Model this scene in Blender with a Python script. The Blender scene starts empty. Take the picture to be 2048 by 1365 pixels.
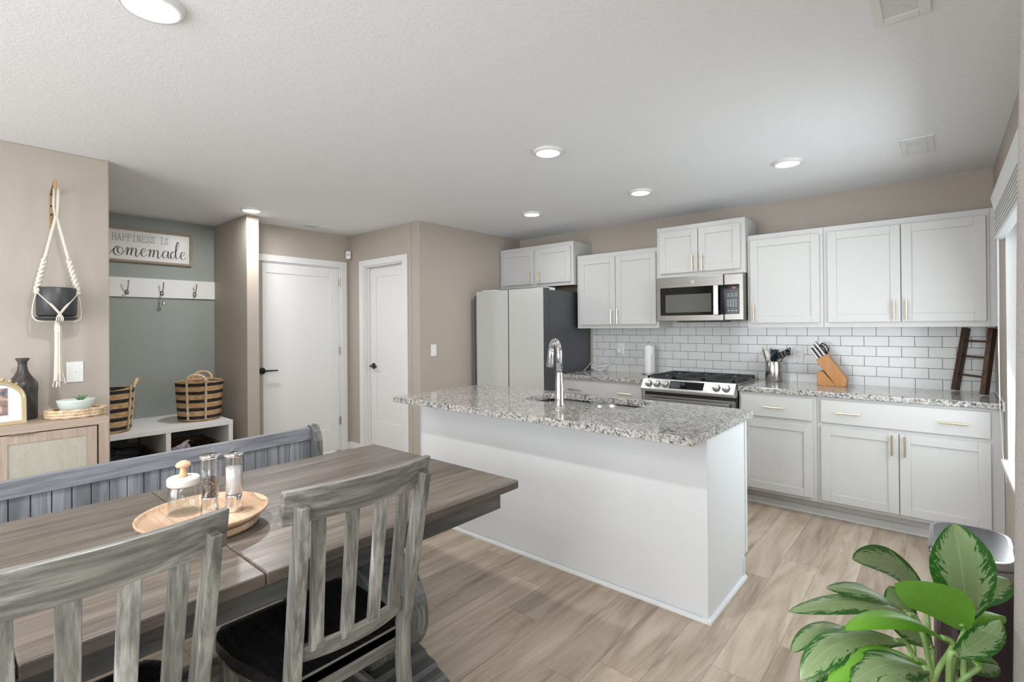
import bpy, bmesh, math, random
from mathutils import Vector, Matrix
PI = math.pi
random.seed(7)
D = bpy.data
C = bpy.context.scene.collection

# ---------------------------------------------------------------- camera
scn = bpy.context.scene
cd = D.cameras.new('camera'); cam = D.objects.new('camera', cd); C.objects.link(cam)
scn.camera = cam
FPX = 1003.12
cd.sensor_fit = 'HORIZONTAL'; cd.sensor_width = 36.0
cd.lens = FPX/2048*36.0
cd.shift_y = -(682.5-649.61)/2048
cd.clip_start = 0.02
yaw, pitch, roll = math.radians(40.609), math.radians(0.2496), math.radians(-0.4534)
fwd = Vector((-math.sin(yaw)*math.cos(pitch), math.cos(yaw)*math.cos(pitch), math.sin(pitch)))
rt = fwd.cross(Vector((0, 0, 1))).normalized(); up = rt.cross(fwd)
r2 = math.cos(roll)*rt+math.sin(roll)*up; u2 = -math.sin(roll)*rt+math.cos(roll)*up
m = Matrix((r2, u2, -fwd)).transposed().to_4x4(); m.translation = Vector((0, 0, 1.39))
cam.matrix_world = m

# ---------------------------------------------------------------- world and light
w = D.worlds.new('world'); scn.world = w; w.use_nodes = True
wn = w.node_tree.nodes; wl = w.node_tree.links
wn['Background'].inputs[0].default_value = (0.86, 0.93, 1.0, 1)
wn['Background'].inputs[1].default_value = 2.2
scn.view_settings.view_transform = 'Standard'; scn.view_settings.look = 'None'
scn.view_settings.gamma = 1.0; scn.view_settings.use_curve_mapping = False
scn.view_settings.exposure = 0.2

def area(name, loc, target, sx, sy, power, col):
    l = D.lights.new(name, 'AREA'); l.shape = 'RECTANGLE'; l.size = sx; l.size_y = sy; l.energy = power; l.color = col
    o = D.objects.new(name, l); C.objects.link(o); o.location = loc
    o.rotation_euler = (Vector(target)-Vector(loc)).to_track_quat('-Z', 'Y').to_euler(); return o
# added fill lamp behind the camera, then daylight at the two window openings
area('rear_fill', (-1.9, -2.45, 1.25), (-1.9, 3.0, -.9), 3.1, 1.9, 72, (0.93, 0.965, 1.0))
area('window_daylight', (0.24, 3.28, 1.33), (-2.0, 3.28, 0.75), 1.25, 1.35, 15, (0.90, 0.97, 1.0))
area('dining_window_daylight', (0.20, -0.75, 1.3), (-3.0, -0.75, -.3), 1.6, 1.5, 22, (0.95, 0.98, 1.0))
LAMP_W = 2.6
REAR_FILL_W = 11  # wattage of the two unseen fill lights added behind the camera

# ---------------------------------------------------------------- materials
class NT:
    def __init__(s, mat):
        s.nt = mat.node_tree; s.n = s.nt.nodes; s.l = s.nt.links; s.b = s.n['Principled BSDF']
    def new(s, t, **k):
        x = s.n.new(t)
        for a, b in k.items(): setattr(x, a, b)
        return x
    def lk(s, a, b): s.l.new(a, b)
    def val(s, x, v):
        if hasattr(v, 'is_linked') or hasattr(v, 'links'): s.lk(v, x)
        else: x.default_value = v
    def math(s, op, a, b=None, c=None):
        x = s.new('ShaderNodeMath', operation=op); s.val(x.inputs[0], a)
        if b is not None: s.val(x.inputs[1], b)
        if c is not None: s.val(x.inputs[2], c)
        return x.outputs[0]
    def coord(s, kind='Object', scale=(1, 1, 1), loc=(0, 0, 0), rot=(0, 0, 0)):
        t = s.new('ShaderNodeTexCoord'); mp = s.new('ShaderNodeMapping'); s.lk(t.outputs[kind], mp.inputs[0])
        mp.inputs['Scale'].default_value = scale; mp.inputs['Location'].default_value = loc; mp.inputs['Rotation'].default_value = rot
        return mp.outputs[0]
    def noise(s, vec, scale=5, detail=4, rough=.5, dist=0):
        x = s.new('ShaderNodeTexNoise'); s.lk(vec, x.inputs['Vector']); x.inputs['Scale'].default_value = scale
        x.inputs['Detail'].default_value = detail; x.inputs['Roughness'].default_value = rough; x.inputs['Distortion'].default_value = dist
        return x.outputs[0]
    def ramp(s, f, stops, interp='LINEAR'):
        x = s.new('ShaderNodeValToRGB'); s.lk(f, x.inputs[0]); cr = x.color_ramp; cr.interpolation = interp
        while len(cr.elements) < len(stops): cr.elements.new(.5)
        for e, (p, c) in zip(cr.elements, stops):
            e.position = p; e.color = (c[0], c[1], c[2], 1) if hasattr(c, '__len__') else (c, c, c, 1)
        return x.outputs[0]
    def mix(s, f, a, b, mode='MIX'):
        x = s.new('ShaderNodeMix', data_type='RGBA', blend_type=mode)
        s.val(x.inputs[0], f)
        for i, v in ((6, a), (7, b)):
            if hasattr(v, 'links'): s.lk(v, x.inputs[i])
            else: x.inputs[i].default_value = (v[0], v[1], v[2], 1)
        return x.outputs[2]
    def bump(s, h, strength=.3, dist=.01):
        x = s.new('ShaderNodeBump'); s.lk(h, x.inputs['Height']); x.inputs['Strength'].default_value = strength
        x.inputs['Distance'].default_value = dist; s.lk(x.outputs[0], s.b.inputs['Normal']); return x
    def col(s, c):
        if hasattr(c, 'links'): s.lk(c, s.b.inputs['Base Color'])
        else: s.b.inputs['Base Color'].default_value = (c[0], c[1], c[2], 1)

def mat(name, col=(.8, .8, .8), rough=.5, metal=0, spec=.5, bump=None, var=0, **kw):
    mt = D.materials.new(name); mt.use_nodes = True; t = NT(mt); t.col(col)
    t.b.inputs['Roughness'].default_value = rough; t.b.inputs['Metallic'].default_value = metal
    t.b.inputs['Specular IOR Level'].default_value = spec
    for k, v in kw.items(): t.b.inputs[k.replace('_', ' ')].default_value = v
    if var:
        n = t.noise(t.coord(), 6, 3)
        t.col(t.mix(n, [c*(1-var) for c in col], [min(1, c*(1+var)) for c in col]))
    if bump:
        sc, st, ds = bump; t.bump(t.noise(t.coord(), sc, 3, .6), st, ds)
    mt['t'] = 1
    return mt
def T(mt): return NT(mt)

M = {}
M['wall'] = mat('wall_paint_greige', (.475, .418, .365), .55, spec=.3, bump=(130, .25, .002))
M['green'] = mat('wall_paint_slate_green', (.315, .34, .315), .45, spec=.4, bump=(90, .45, .003))
M['white_paint'] = mat('white_trim_paint', (.80, .80, .79), .38, spec=.4)
M['cab'] = mat('white_cabinet_lacquer', (.585, .582, .572), .34, spec=.45)
M['island'] = mat('white_island_panel', (.76, .775, .79), .42, spec=.4)
M['plastic'] = mat('white_plastic', (.86, .86, .84), .3)
M['black'] = mat('black_matte_metal', (.012, .012, .013), .4)
M['blackgl'] = mat('black_glass', (.005, .005, .006), .05, spec=.35)
M['winglass'] = mat('dark_tinted_window', (.10, .105, .095), .1, spec=.6)
M['iron'] = mat('cast_iron', (.02, .022, .025), .5, bump=(200, .3, .001))
M['brass'] = mat('brushed_brass', (.78, .70, .49), .3, 1)
M['gold'] = mat('aged_gold', (.62, .50, .30), .38, .6, bump=(60, .5, .003))
M['brassdk'] = mat('antique_brass', (.42, .29, .15), .4, .8)
M['nickel'] = mat('satin_nickel', (.55, .50, .45), .33, 1)
M['chrome'] = mat('chrome', (.74, .75, .76), .06, 1)
M['lidsteel'] = mat('polished_dark_steel', (.36, .37, .39), .16, 1)
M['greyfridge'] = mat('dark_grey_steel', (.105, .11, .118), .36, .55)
M['fridge'] = mat('pale_glass_door', (.56, .565, .545), .3, spec=.35)
M['rubber'] = mat('black_rubber', (.01, .01, .011), .6)
M['beige_grout'] = mat('wood_raw', (.42, .27, .13), .6, var=.2)

def steel(name, axis=0, col=(.44, .43, .415), rough=.27):
    mt = mat(name, col, rough, 1); t = T(mt); sc = [140, 140, 140]; sc[axis] = 2
    n = t.noise(t.coord(scale=sc), 1, 3, .6)
    t.lk(t.math('MULTIPLY_ADD', n, .22, rough-.1), t.b.inputs['Roughness']); t.bump(n, .03, .0005); return mt
M['steel'] = steel('brushed_stainless_steel', 0)
M['steel_dark'] = steel('brushed_stainless_steel_dim', 0, (.33, .32, .30), .3)
M['steel_light'] = mat('satin_steel_panel', (.62, .62, .61), .32, .85)
M['steelv'] = steel('brushed_stainless_steel_vertical', 2, (.55, .54, .53), .22)
M['sink'] = steel('sink_steel', 0, (.50, .505, .50), .24)

# ceiling with a knock-down texture
mt = M['ceil'] = mat('ceiling_texture_white', (.855, .87, .885), .6, spec=.25); t = T(mt)
v = t.coord(); a = t.noise(v, 42, 5, .6, 1.2)
b = t.ramp(a, [(.42, 0), (.58, 1)]); c = t.noise(v, 90, 3)
t.bump(t.math('ADD', b, t.math('MULTIPLY', c, .5)), .3, .002)

# floor planks running along y
mt = M['floor'] = mat('vinyl_plank_oak', rough=.34, spec=.4); t = T(mt)
sep = t.new('ShaderNodeSeparateXYZ'); tc = t.new('ShaderNodeTexCoord'); t.lk(tc.outputs['Object'], sep.inputs[0])
PW, PL = .182, 1.22
u = t.math('DIVIDE', sep.outputs[0], PW); row = t.math('FLOOR', u)
wnr = t.new('ShaderNodeTexWhiteNoise', noise_dimensions='1D'); t.lk(row, wnr.inputs['W'])
v2 = t.math('ADD', t.math('DIVIDE', sep.outputs[1], PL), wnr.outputs[0]); colm = t.math('FLOOR', v2)
cmb = t.new('ShaderNodeCombineXYZ'); t.lk(row, cmb.inputs[0]); t.lk(colm, cmb.inputs[1])
wn2 = t.new('ShaderNodeTexWhiteNoise', noise_dimensions='3D'); t.lk(cmb.outputs[0], wn2.inputs['Vector'])
off = t.math('MULTIPLY', wn2.outputs[0], 37)
cg = t.new('ShaderNodeCombineXYZ')
t.lk(t.math('MULTIPLY_ADD', sep.outputs[0], 7, off), cg.inputs[0]); t.lk(t.math('MULTIPLY_ADD', sep.outputs[1], .9, off), cg.inputs[1]); t.lk(off, cg.inputs[2])
g1 = t.noise(cg.outputs[0], 1.15, 7, .62, 1.5)
cg2 = t.new('ShaderNodeCombineXYZ')
t.lk(t.math('MULTIPLY_ADD', sep.outputs[0], 90, off), cg2.inputs[0]); t.lk(t.math('MULTIPLY_ADD', sep.outputs[1], 5, off), cg2.inputs[1])
g2 = t.noise(cg2.outputs[0], 1, 3, .6)
base = t.ramp(g1, [(.27, (.23, .17, .12)), (.42, (.41, .325, .245)), (.58, (.54, .45, .355)), (.78, (.64, .555, .455))])
base = t.mix(t.math('MULTIPLY', g2, .32), base, (.22, .16, .11), 'MIX')
tone = t.math('MULTIPLY_ADD', wn2.outputs[0], .34, .84)
cc = t.new('ShaderNodeCombineXYZ')
for i in range(3): t.lk(tone, cc.inputs[i])
base = t.mix(1.0, base, cc.outputs[0], 'MULTIPLY')
fu = t.math('FRACT', u); fv = t.math('FRACT', v2)
eu = t.math('MINIMUM', fu, t.math('SUBTRACT', 1, fu)); ev = t.math('MINIMUM', fv, t.math('SUBTRACT', 1, fv))
gr = t.math('MINIMUM', t.math('MULTIPLY', eu, PW), t.math('MULTIPLY', ev, PL))
gm = t.math('LESS_THAN', gr, .0011)
t.col(t.mix(t.math('MULTIPLY', gm, .55), base, (.12, .085, .06)))
t.bump(t.math('SUBTRACT', t.math('MULTIPLY', g2, .3), gm), .25, .0015)
t.lk(t.math('MULTIPLY_ADD', g2, .18, .27), t.b.inputs['Roughness'])

# granite
def granite():
    mt = mat('speckled_granite', rough=.09, spec=.55); t = T(mt); v = t.coord()
    vo = t.new('ShaderNodeTexVoronoi', feature='F1'); t.lk(v, vo.inputs['Vector']); vo.inputs['Scale'].default_value = 125
    rgb = t.new('ShaderNodeSeparateColor'); t.lk(vo.outputs['Color'], rgb.inputs[0])
    a = t.ramp(rgb.outputs[0], [(0, (.01, .01, .012)), (.17, (.12, .12, .13)), (.33, (.30, .30, .30)), (.5, (.50, .49, .465)), (.78, (.66, .65, .61))], 'CONSTANT')
    n = t.noise(v, 38, 5, .65); n2 = t.noise(v, 7, 3)
    b = t.ramp(n, [(.38, (.20, .20, .21)), (.5, (.47, .46, .44)), (.66, (.64, .62, .58))])
    x = t.mix(.5, a, b)
    dk = t.ramp(t.noise(v, 62, 4, .55), [(.555, 0), (.60, 1)])
    x = t.mix(t.math('MULTIPLY', dk, .85), x, (.02, .02, .024))
    x = t.mix(t.ramp(n2, [(.4, 0), (.7, .35)]), x, (.62, .56, .47))
    t.col(x); return mt
M['granite'] = granite()

# subway tiles with dark grout
mt = M['tile'] = mat('white_subway_tile', (.7, .72, .73), .13, spec=.5); t = T(mt)
tc = t.new('ShaderNodeTexCoord'); sp = t.new('ShaderNodeSeparateXYZ'); t.lk(tc.outputs['Object'], sp.inputs[0])
cb = t.new('ShaderNodeCombineXYZ'); t.lk(t.math('ADD', sp.outputs[0], -.077+15.4), cb.inputs[0]); t.lk(t.math('ADD', sp.outputs[2], -.9075+7.75), cb.inputs[1])
br = t.new('ShaderNodeTexBrick'); t.lk(cb.outputs[0], br.inputs['Vector']); br.offset = .5; br.offset_frequency = 2
for k, v in (('Scale', 1), ('Mortar Size', .0017), ('Mortar Smooth', .1), ('Bias', 0), ('Brick Width', .154), ('Row Height', .0775)): br.inputs[k].default_value = v
br.inputs['Color1'].default_value = (.72, .725, .715, 1); br.inputs['Color2'].default_value = (.68, .69, .685, 1); br.inputs['Mortar'].default_value = (.07, .07, .075, 1)
t.lk(br.outputs['Color'], t.b.inputs['Base Color'])
wv = t.noise(t.coord(), 9, 2)
t.bump(t.math('ADD', t.math('MULTIPLY', br.outputs['Fac'], -1), t.math('MULTIPLY', wv, .8)), .35, .0016)
t.lk(t.math('MULTIPLY_ADD', br.outputs['Fac'], .6, .12), t.b.inputs['Roughness'])

def wood(name, axis, dark, mid, light, rough=.36, sc=1, planks=None, spec=.45, scr=.0):
    mt = mat(name, rough=rough, spec=spec); t = T(mt)
    s1 = [9*sc]*3; s1[axis] = .8*sc; s2 = [95*sc]*3; s2[axis] = 3.5*sc
    v = t.coord(scale=s1); v2 = t.coord(scale=s2)
    if planks:
        pa, pw = planks; tc = t.new('ShaderNodeTexCoord'); sp = t.new('ShaderNodeSeparateXYZ'); t.lk(tc.outputs['Object'], sp.inputs[0])
        uu = t.math('DIVIDE', sp.outputs[pa], pw); r = t.math('FLOOR', uu)
        wn_ = t.new('ShaderNodeTexWhiteNoise', noise_dimensions='1D'); t.lk(r, wn_.inputs['W'])
        add = t.new('ShaderNodeVectorMath', operation='ADD'); cv = t.new('ShaderNodeCombineXYZ')
        for i in range(3): t.lk(t.math('MULTIPLY', wn_.outputs[0], 23), cv.inputs[i])
        t.lk(v, add.inputs[0]); t.lk(cv.outputs[0], add.inputs[1]); v = add.outputs[0]
    a = t.noise(v, 1, 6, .62, 1.6); b = t.noise(v2, 1, 4, .6)
    c = t.ramp(a, [(.25, dark), (.5, mid), (.75, light)])
    c = t.mix(t.ramp(b, [(.42, 0), (.62, .55)]), c, dark)
    if scr:
        n = t.noise(t.coord(), 260, 2, .5); c = t.mix(t.ramp(n, [(.72, 0), (.76, scr)]), c, (.6, .6, .58))
    if planks:
        f = t.math('FRACT', uu); e = t.math('MINIMUM', f, t.math('SUBTRACT', 1, f)); g = t.math('LESS_THAN', t.math('MULTIPLY', e, pw), .0008)
        tone = t.math('MULTIPLY_ADD', wn_.outputs[0], .3, .85); cv2 = t.new('ShaderNodeCombineXYZ')
        for i in range(3): t.lk(tone, cv2.inputs[i])
        c = t.mix(1, c, cv2.outputs[0], 'MULTIPLY'); c = t.mix(t.math('MULTIPLY', g, .6), c, (.03, .025, .02))
    t.col(c); t.bump(b, .25, .0012); t.lk(t.math('MULTIPLY_ADD', b, .2, rough-.08), t.b.inputs['Roughness'])
    return mt
GD, GM, GL = (.045, .044, .04), (.215, .21, .188), (.47, .465, .43)
for i, ax in enumerate('xyz'): M['grey_'+ax] = wood('weathered_grey_wood_'+ax, i, GD, GM, GL, .33)
M['grey_dk'] = wood('dark_grey_table_base', 1, (.028, .028, .027), (.085, .085, .080), (.20, .20, .19), .27, .8)
M['grey_dkz'] = wood('dark_grey_table_base_z', 2, (.035, .035, .034), (.135, .137, .132), (.30, .30, .29), .27, .8)
M['seat'] = wood('black_stained_seat', 0, (.006, .006, .006), (.012, .011, .011), (.024, .023, .022), .27, scr=.7)
M['tabletop'] = wood('brown_grey_tabletop', 1, (.062, .05, .042), (.145, .12, .10), (.215, .185, .16), .30, planks=(0, .127), scr=.0)
M['bench'] = wood('blue_grey_bench_wood_y', 1, (.10, .105, .115), (.235, .245, .27), (.36, .37, .40), .4, .6)
M['benchz'] = wood('blue_grey_bench_wood_z', 2, (.10, .105, .115), (.27, .285, .305), (.42, .43, .455), .4, .55)
M['cred'] = wood('light_oak_veneer', 2, (.33, .25, .195), (.43, .335, .27), (.50, .40, .33), .45, 1.4)
M['credy'] = wood('light_oak_veneer_y', 1, (.33, .25, .195), (.43, .335, .27), (.50, .40, .33), .45, 1.4)
M['acacia'] = wood('acacia_wood', 0, (.44, .27, .16), (.58, .40, .265), (.70, .53, .38), .38, .9, planks=(1, .085))
M['signwood'] = wood('sign_frame_wood', 1, (.27, .20, .14), (.36, .28, .20), (.42, .34, .25), .55)
M['ladder'] = wood('dark_walnut_stain', 2, (.02, .009, .004), (.075, .034, .015), (.15, .078, .036), .4, 1.2)
M['block'] = wood('honey_maple', 2, (.40, .17, .045), (.50, .225, .065), (.57, .28, .09), .33, 1)

# woven cane panel
mt = M['cane'] = mat('woven_cane', (.62, .60, .52), .6); t = T(mt)
a = t.new('ShaderNodeTexWave', wave_type='BANDS', bands_direction='DIAGONAL'); t.lk(t.coord(scale=(1, 1, 1)), a.inputs[0]); a.inputs['Scale'].default_value = 60; a.inputs['Distortion'].default_value = 2.5
b = t.new('ShaderNodeTexWave', wave_type='BANDS', bands_direction='Y'); t.lk(t.coord(), b.inputs[0]); b.inputs['Scale'].default_value = 80; b.inputs['Distortion'].default_value = .6
n = t.noise(t.coord(scale=(1, 30, 8)), 1.2, 3)
k = t.math('MULTIPLY', a.outputs[1], b.outputs[1])
t.col(t.mix(k, t.mix(n, (.30, .27, .20), (.40, .37, .29)), t.mix(n, (.72, .70, .62), (.84, .83, .77)))); t.bump(k, .6, .002)

# striped woven basket (bands by height)
def woven(name, z0, pitch):
    mt = mat(name, rough=.75, spec=.2); t = T(mt)
    tc = t.new('ShaderNodeTexCoord'); sp = t.new('ShaderNodeSeparateXYZ'); t.lk(tc.outputs['Object'], sp.inputs[0])
    f = t.math('FRACT', t.math('DIVIDE', t.math('SUBTRACT', sp.outputs[2], z0), pitch))
    blk = t.math('LESS_THAN', f, .40)
    v = t.coord(scale=(22, 22, 120)); n = t.noise(v, 1, 4, .7, .5)
    uv = t.coord('UV', scale=(1, 1, 1)); wv = t.new('ShaderNodeTexWave', wave_type='BANDS', bands_direction='DIAGONAL'); t.lk(uv, wv.inputs[0]); wv.inputs['Scale'].default_value = 34; wv.inputs['Distortion'].default_value = 3
    tan = t.ramp(n, [(.3, (.30, .155, .065)), (.5, (.56, .35, .175)), (.72, (.76, .55, .33))])
    dk = t.ramp(n, [(.3, (.012, .012, .014)), (.7, (.05, .05, .055))])
    t.col(t.mix(blk, tan, dk)); t.bump(t.math('ADD', n, wv.outputs[1]), .7, .004); return mt
M['basket'] = woven('striped_seagrass', .022, .0735)
mt = M['wicker'] = mat('brown_wicker', rough=.7); t = T(mt); n = t.noise(t.coord(scale=(30, 30, 90)), 1, 4, .7, 1)
t.col(t.ramp(n, [(.3, (.05, .02, .01)), (.55, (.25, .14, .08)), (.75, (.5, .33, .2))])); t.bump(n, 1, .006)
mt = M['rattan'] = mat('natural_rattan', rough=.6); t = T(mt); n = t.noise(t.coord(scale=(60, 40, 60)), 1, 4, .7, 1)
t.col(t.ramp(n, [(.3, (.36, .22, .12)), (.5, (.62, .46, .30)), (.7, (.76, .62, .45))])); t.bump(n, .8, .003)
mt = M['rope'] = mat('cotton_rope', (.74, .69, .60), .85, spec=.1); t = T(mt)
n = t.noise(t.coord(), 260, 3, .6); t.bump(n, .6, .002); t.col(t.mix(n, (.60, .55, .46), (.80, .76, .68)))
M['pot'] = mat('charcoal_pot', (.042, .044, .046), .38)
mt = M['vase'] = mat('weathered_black_ceramic', rough=.35); t = T(mt); n = t.noise(t.coord(scale=(14, 14, 6)), 1, 5, .6, 1)
t.col(t.ramp(n, [(.3, (.02, .02, .023)), (.5, (.055, .048, .044)), (.7, (.12, .10, .09))])); t.bump(n, .3, .002)
mt = M['bowl'] = mat('pale_mint_ceramic', (.62, .70, .66), .35); t = T(mt)
a = t.new('ShaderNodeTexWave', wave_type='BANDS', bands_direction='DIAGONAL'); t.lk(t.coord(scale=(0, 1, 1)), a.inputs[0]); a.inputs['Scale'].default_value = 60
b = t.new('ShaderNodeTexWave', wave_type='BANDS', bands_direction='DIAGONAL'); t.lk(t.coord(scale=(0, -1, 1)), b.inputs[0]); b.inputs['Scale'].default_value = 60
k = t.math('MAXIMUM', a.outputs[1], b.outputs[1]); t.col(t.mix(k, (.52, .62, .58), (.68, .74, .70))); t.bump(k, .4, .002)
M['succ'] = mat('succulent_green', (.12, .25, .10), .45, var=.3)
M['paper'] = mat('white_paper', (.80, .80, .80), .9, spec=.1, bump=(200, .3, .002))
M['signwhite'] = mat('sign_face_white', (.78, .775, .76), .32)
M['ink'] = mat('sign_ink_brown', (.10, .085, .08), .6)
M['ink2'] = mat('sign_ink_grey', (.26, .25, .245), .6)
mt = M['photo'] = mat('blurred_family_photo', rough=.3); t = T(mt); n = t.noise(t.coord(scale=(1, 1, 1)), 26, 3)
sp = t.new('ShaderNodeSeparateXYZ'); tc = t.new('ShaderNodeTexCoord'); t.lk(tc.outputs['Object'], sp.inputs[0])
t.col(t.ramp(t.math('ADD', n, t.math('MULTIPLY', sp.outputs[2], -1.2)), [(.2, (.10, .13, .20)), (.36, (.35, .22, .17)), (.48, (.66, .50, .44)), (.62, (.60, .60, .58))]))
M['lens'] = mat('lamp_diffuser', (1, 1, 1), .5); M['lens'].node_tree.nodes['Principled BSDF'].inputs['Emission Color'].default_value = (1, .985, .95, 1)
M['lens'].node_tree.nodes['Principled BSDF'].inputs['Emission Strength'].default_value = 6
M['led'] = mat('red_led_digits', (.8, .1, .1), .4); M['led'].node_tree.nodes['Principled BSDF'].inputs['Emission Color'].default_value = (1, .25, .2, 1); M['led'].node_tree.nodes['Principled BSDF'].inputs['Emission Strength'].default_value = 2
M['print'] = mat('white_key_print', (.6, .6, .6), .5)
M['grey_screen'] = mat('grey_display_film', (.07, .075, .08), .2)
M['vent_dark'] = mat('vent_louver_grey', (.36, .36, .36), .5)
def thin(name, ior, tint):
    mt = D.materials.new(name); mt.use_nodes = True; n = mt.node_tree.nodes; l = mt.node_tree.links; n.clear()
    o = n.new('ShaderNodeOutputMaterial'); tr = n.new('ShaderNodeBsdfTransparent'); gl = n.new('ShaderNodeBsdfGlossy'); lw = n.new('ShaderNodeLayerWeight'); lw.inputs[0].default_value = ior-1.0; pw_ = n.new('ShaderNodeMath'); pw_.operation = 'POWER'; pw_.inputs[1].default_value = 2.5; fr = n.new('ShaderNodeMath'); fr.operation = 'MULTIPLY_ADD'; fr.inputs[1].default_value = .55; fr.inputs[2].default_value = .06; l.new(lw.outputs['Facing'], pw_.inputs[0]); l.new(pw_.outputs[0], fr.inputs[0]); mx = n.new('ShaderNodeMixShader')
    tr.inputs[0].default_value = (*tint, 1); gl.inputs['Roughness'].default_value = .03
    l.new(fr.outputs[0], mx.inputs[0]); l.new(tr.outputs[0], mx.inputs[1]); l.new(gl.outputs[0], mx.inputs[2]); l.new(mx.outputs[0], o.inputs[0]); return mt
M['glass'] = thin('clear_glass', 1.45, (.95, .965, .96)); M['acrylic'] = thin('clear_acrylic', 1.40, (.95, .95, .95))
M['salt'] = mat('white_salt', (.9, .9, .9), .8)
mt = M['pepper'] = mat('peppercorns', rough=.6); t = T(mt); vo = t.new('ShaderNodeTexVoronoi'); t.lk(t.coord(), vo.inputs['Vector']); vo.inputs['Scale'].default_value = 230
rg = t.new('ShaderNodeSeparateColor'); t.lk(vo.outputs['Color'], rg.inputs[0]); t.col(t.ramp(rg.outputs[0], [(0, (.015, .012, .012)), (.5, (.09, .06, .06)), (.85, (.35, .3, .28))])); t.bump(vo.outputs['Distance'], 1, .003)
M['lidwhite'] = mat('white_ceramic_lid', (.82, .81, .79), .3)
M['mush'] = mat('peach_glazed_ceramic', (.80, .48, .24), .22)
M['mushcap'] = mat('pink_peach_cap', (.78, .42, .26), .25)
M['plum'] = mat('black_plum_enamel', (.022, .012, .016), .12, spec=.6)
M['stem'] = mat('pale_green_stem', (.30, .46, .16), .45, var=.2)
M['planter'] = mat('white_planter', (.70, .70, .68), .5)
M['soil'] = mat('potting_soil', (.03, .02, .014), .9, bump=(60, 1, .01))
M['curtain'] = mat('taupe_linen_curtain', (.36, .33, .31), .9, spec=.1, bump=(220, .9, .003), var=.15)
M['rug_blk'] = mat('black_sneaker_mesh', (.015, .015, .018), .7, bump=(220, .8, .002))
mt = M['pink'] = mat('pink_patterned_shoe', rough=.6); t = T(mt); n = t.noise(t.coord(), 30, 1); t.col(t.ramp(n, [(.4, (.75, .72, .72)), (.5, (.58, .36, .48)), (.6, (.36, .30, .42))], 'CONSTANT'))
M['sneakgrey'] = mat('grey_knit', (.10, .11, .14), .8, bump=(300, 1, .003))
M['screenw'] = mat('window_vinyl', (.86, .86, .86), .35)
M['blind'] = mat('white_slat_stack', (.74, .75, .74), .45)
M['utens_w'] = mat('cream_nylon', (.72, .70, .64), .45)
M['utens_b'] = mat('black_nylon', (.015, .017, .022), .4)
M['utens_n'] = mat('navy_silicone', (.02, .03, .05), .4)
M['cable'] = mat('white_cable', (.78, .79, .80), .4)

def leafmat(name, kind):
    mt = mat(name, rough=.32, spec=.45, Subsurface_Weight=0.0); t = T(mt)
    tc = t.new('ShaderNodeTexCoord'); sp = t.new('ShaderNodeSeparateXYZ'); t.lk(tc.outputs['UV'], sp.inputs[0])
    d = t.math('MULTIPLY', t.math('ABSOLUTE', t.math('SUBTRACT', sp.outputs[0], .5)), 2)
    cv = t.new('ShaderNodeCombineXYZ')
    t.lk(t.math('MULTIPLY', sp.outputs[0], 3.2), cv.inputs[0]); t.lk(t.math('MULTIPLY_ADD', d, -3.2, t.math('MULTIPLY', sp.outputs[1], 9)), cv.inputs[1])
    inf = t.new('ShaderNodeObjectInfo'); t.lk(t.math('MULTIPLY', inf.outputs['Random'], 40), cv.inputs[2])
    n = t.noise(cv.outputs[0], 2.3, 3, .65, .5)
    k = t.math('ADD', t.math('MULTIPLY_ADD', d, .62, -.36), n)
    top = t.ramp(k, [(.40, (.25, .345, .165)), (.53, (.31, .41, .21)), (.575, (.045, .15, .03)), (.72, (.025, .11, .02)), (.84, (.06, .22, .03)), (.95, (.20, .36, .10))])
    vein = t.math('LESS_THAN', d, .022); top = t.mix(t.math('MULTIPLY', vein, .3), top, (.50, .62, .36))
    if kind == 'green': top = t.mix(.85, top, t.mix(n, (.10, .36, .02), (.22, .50, .03)))
    if kind == 'dark': top = t.mix(.6, top, (.02, .07, .02))
    under = t.mix(n, (.12, .34, .03), (.20, .46, .05))
    geo = t.new('ShaderNodeNewGeometry'); c = t.mix(geo.outputs['Backfacing'], top, under) if kind != 'dark' else top
    t.col(c); t.b.inputs['Sheen Weight'].default_value = 0
    tr = t.new('ShaderNodeBsdfTranslucent'); ms = t.new('ShaderNodeMixShader'); ms.inputs[0].default_value = .22
    t.lk(c, tr.inputs[0]); out = t.n['Material Output']; t.lk(t.b.outputs[0], ms.inputs[1]); t.lk(tr.outputs[0], ms.inputs[2]); t.lk(ms.outputs[0], out.inputs[0])
    return mt
M['leaf_silver'] = leafmat('silver_variegated_leaf', 'silver'); M['leaf_green'] = leafmat('bright_green_leaf', 'green'); M['leaf_dark'] = leafmat('shaded_variegated_leaf', 'silver')

# ---------------------------------------------------------------- mesh helpers
def BM(): return bmesh.new()
def box(bm, x0, x1, y0, y1, z0, z1, mi=0):
    vs = [bm.verts.new((x, y, z)) for z in (z0, z1) for y in (y0, y1) for x in (x0, x1)]
    for q in ((0, 2, 3, 1), (4, 5, 7, 6), (0, 1, 5, 4), (2, 6, 7, 3), (0, 4, 6, 2), (1, 3, 7, 5)):
        f = bm.faces.new([vs[i] for i in q]); f.material_index = mi
    return vs
def beam(bm, p0, p1, wx, wy, up=(0, 0, 1), w1=None):
    p0, p1 = Vector(p0), Vector(p1); d = (p1-p0).normalized(); s = d.cross(Vector(up)).normalized(); n = s.cross(d).normalized()
    w1 = w1 or (wx, wy); R = []
    for p, (a, b) in ((p0, (wx, wy)), (p1, w1)):
        R.append([bm.verts.new(p+s*i*a/2+n*j*b/2) for i, j in ((-1, -1), (1, -1), (1, 1), (-1, 1))])
    bm.faces.new(R[0][::-1]); bm.faces.new(R[1])
    for i in range(4): bm.faces.new((R[0][i], R[0][(i+1) % 4], R[1][(i+1) % 4], R[1][i]))
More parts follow.
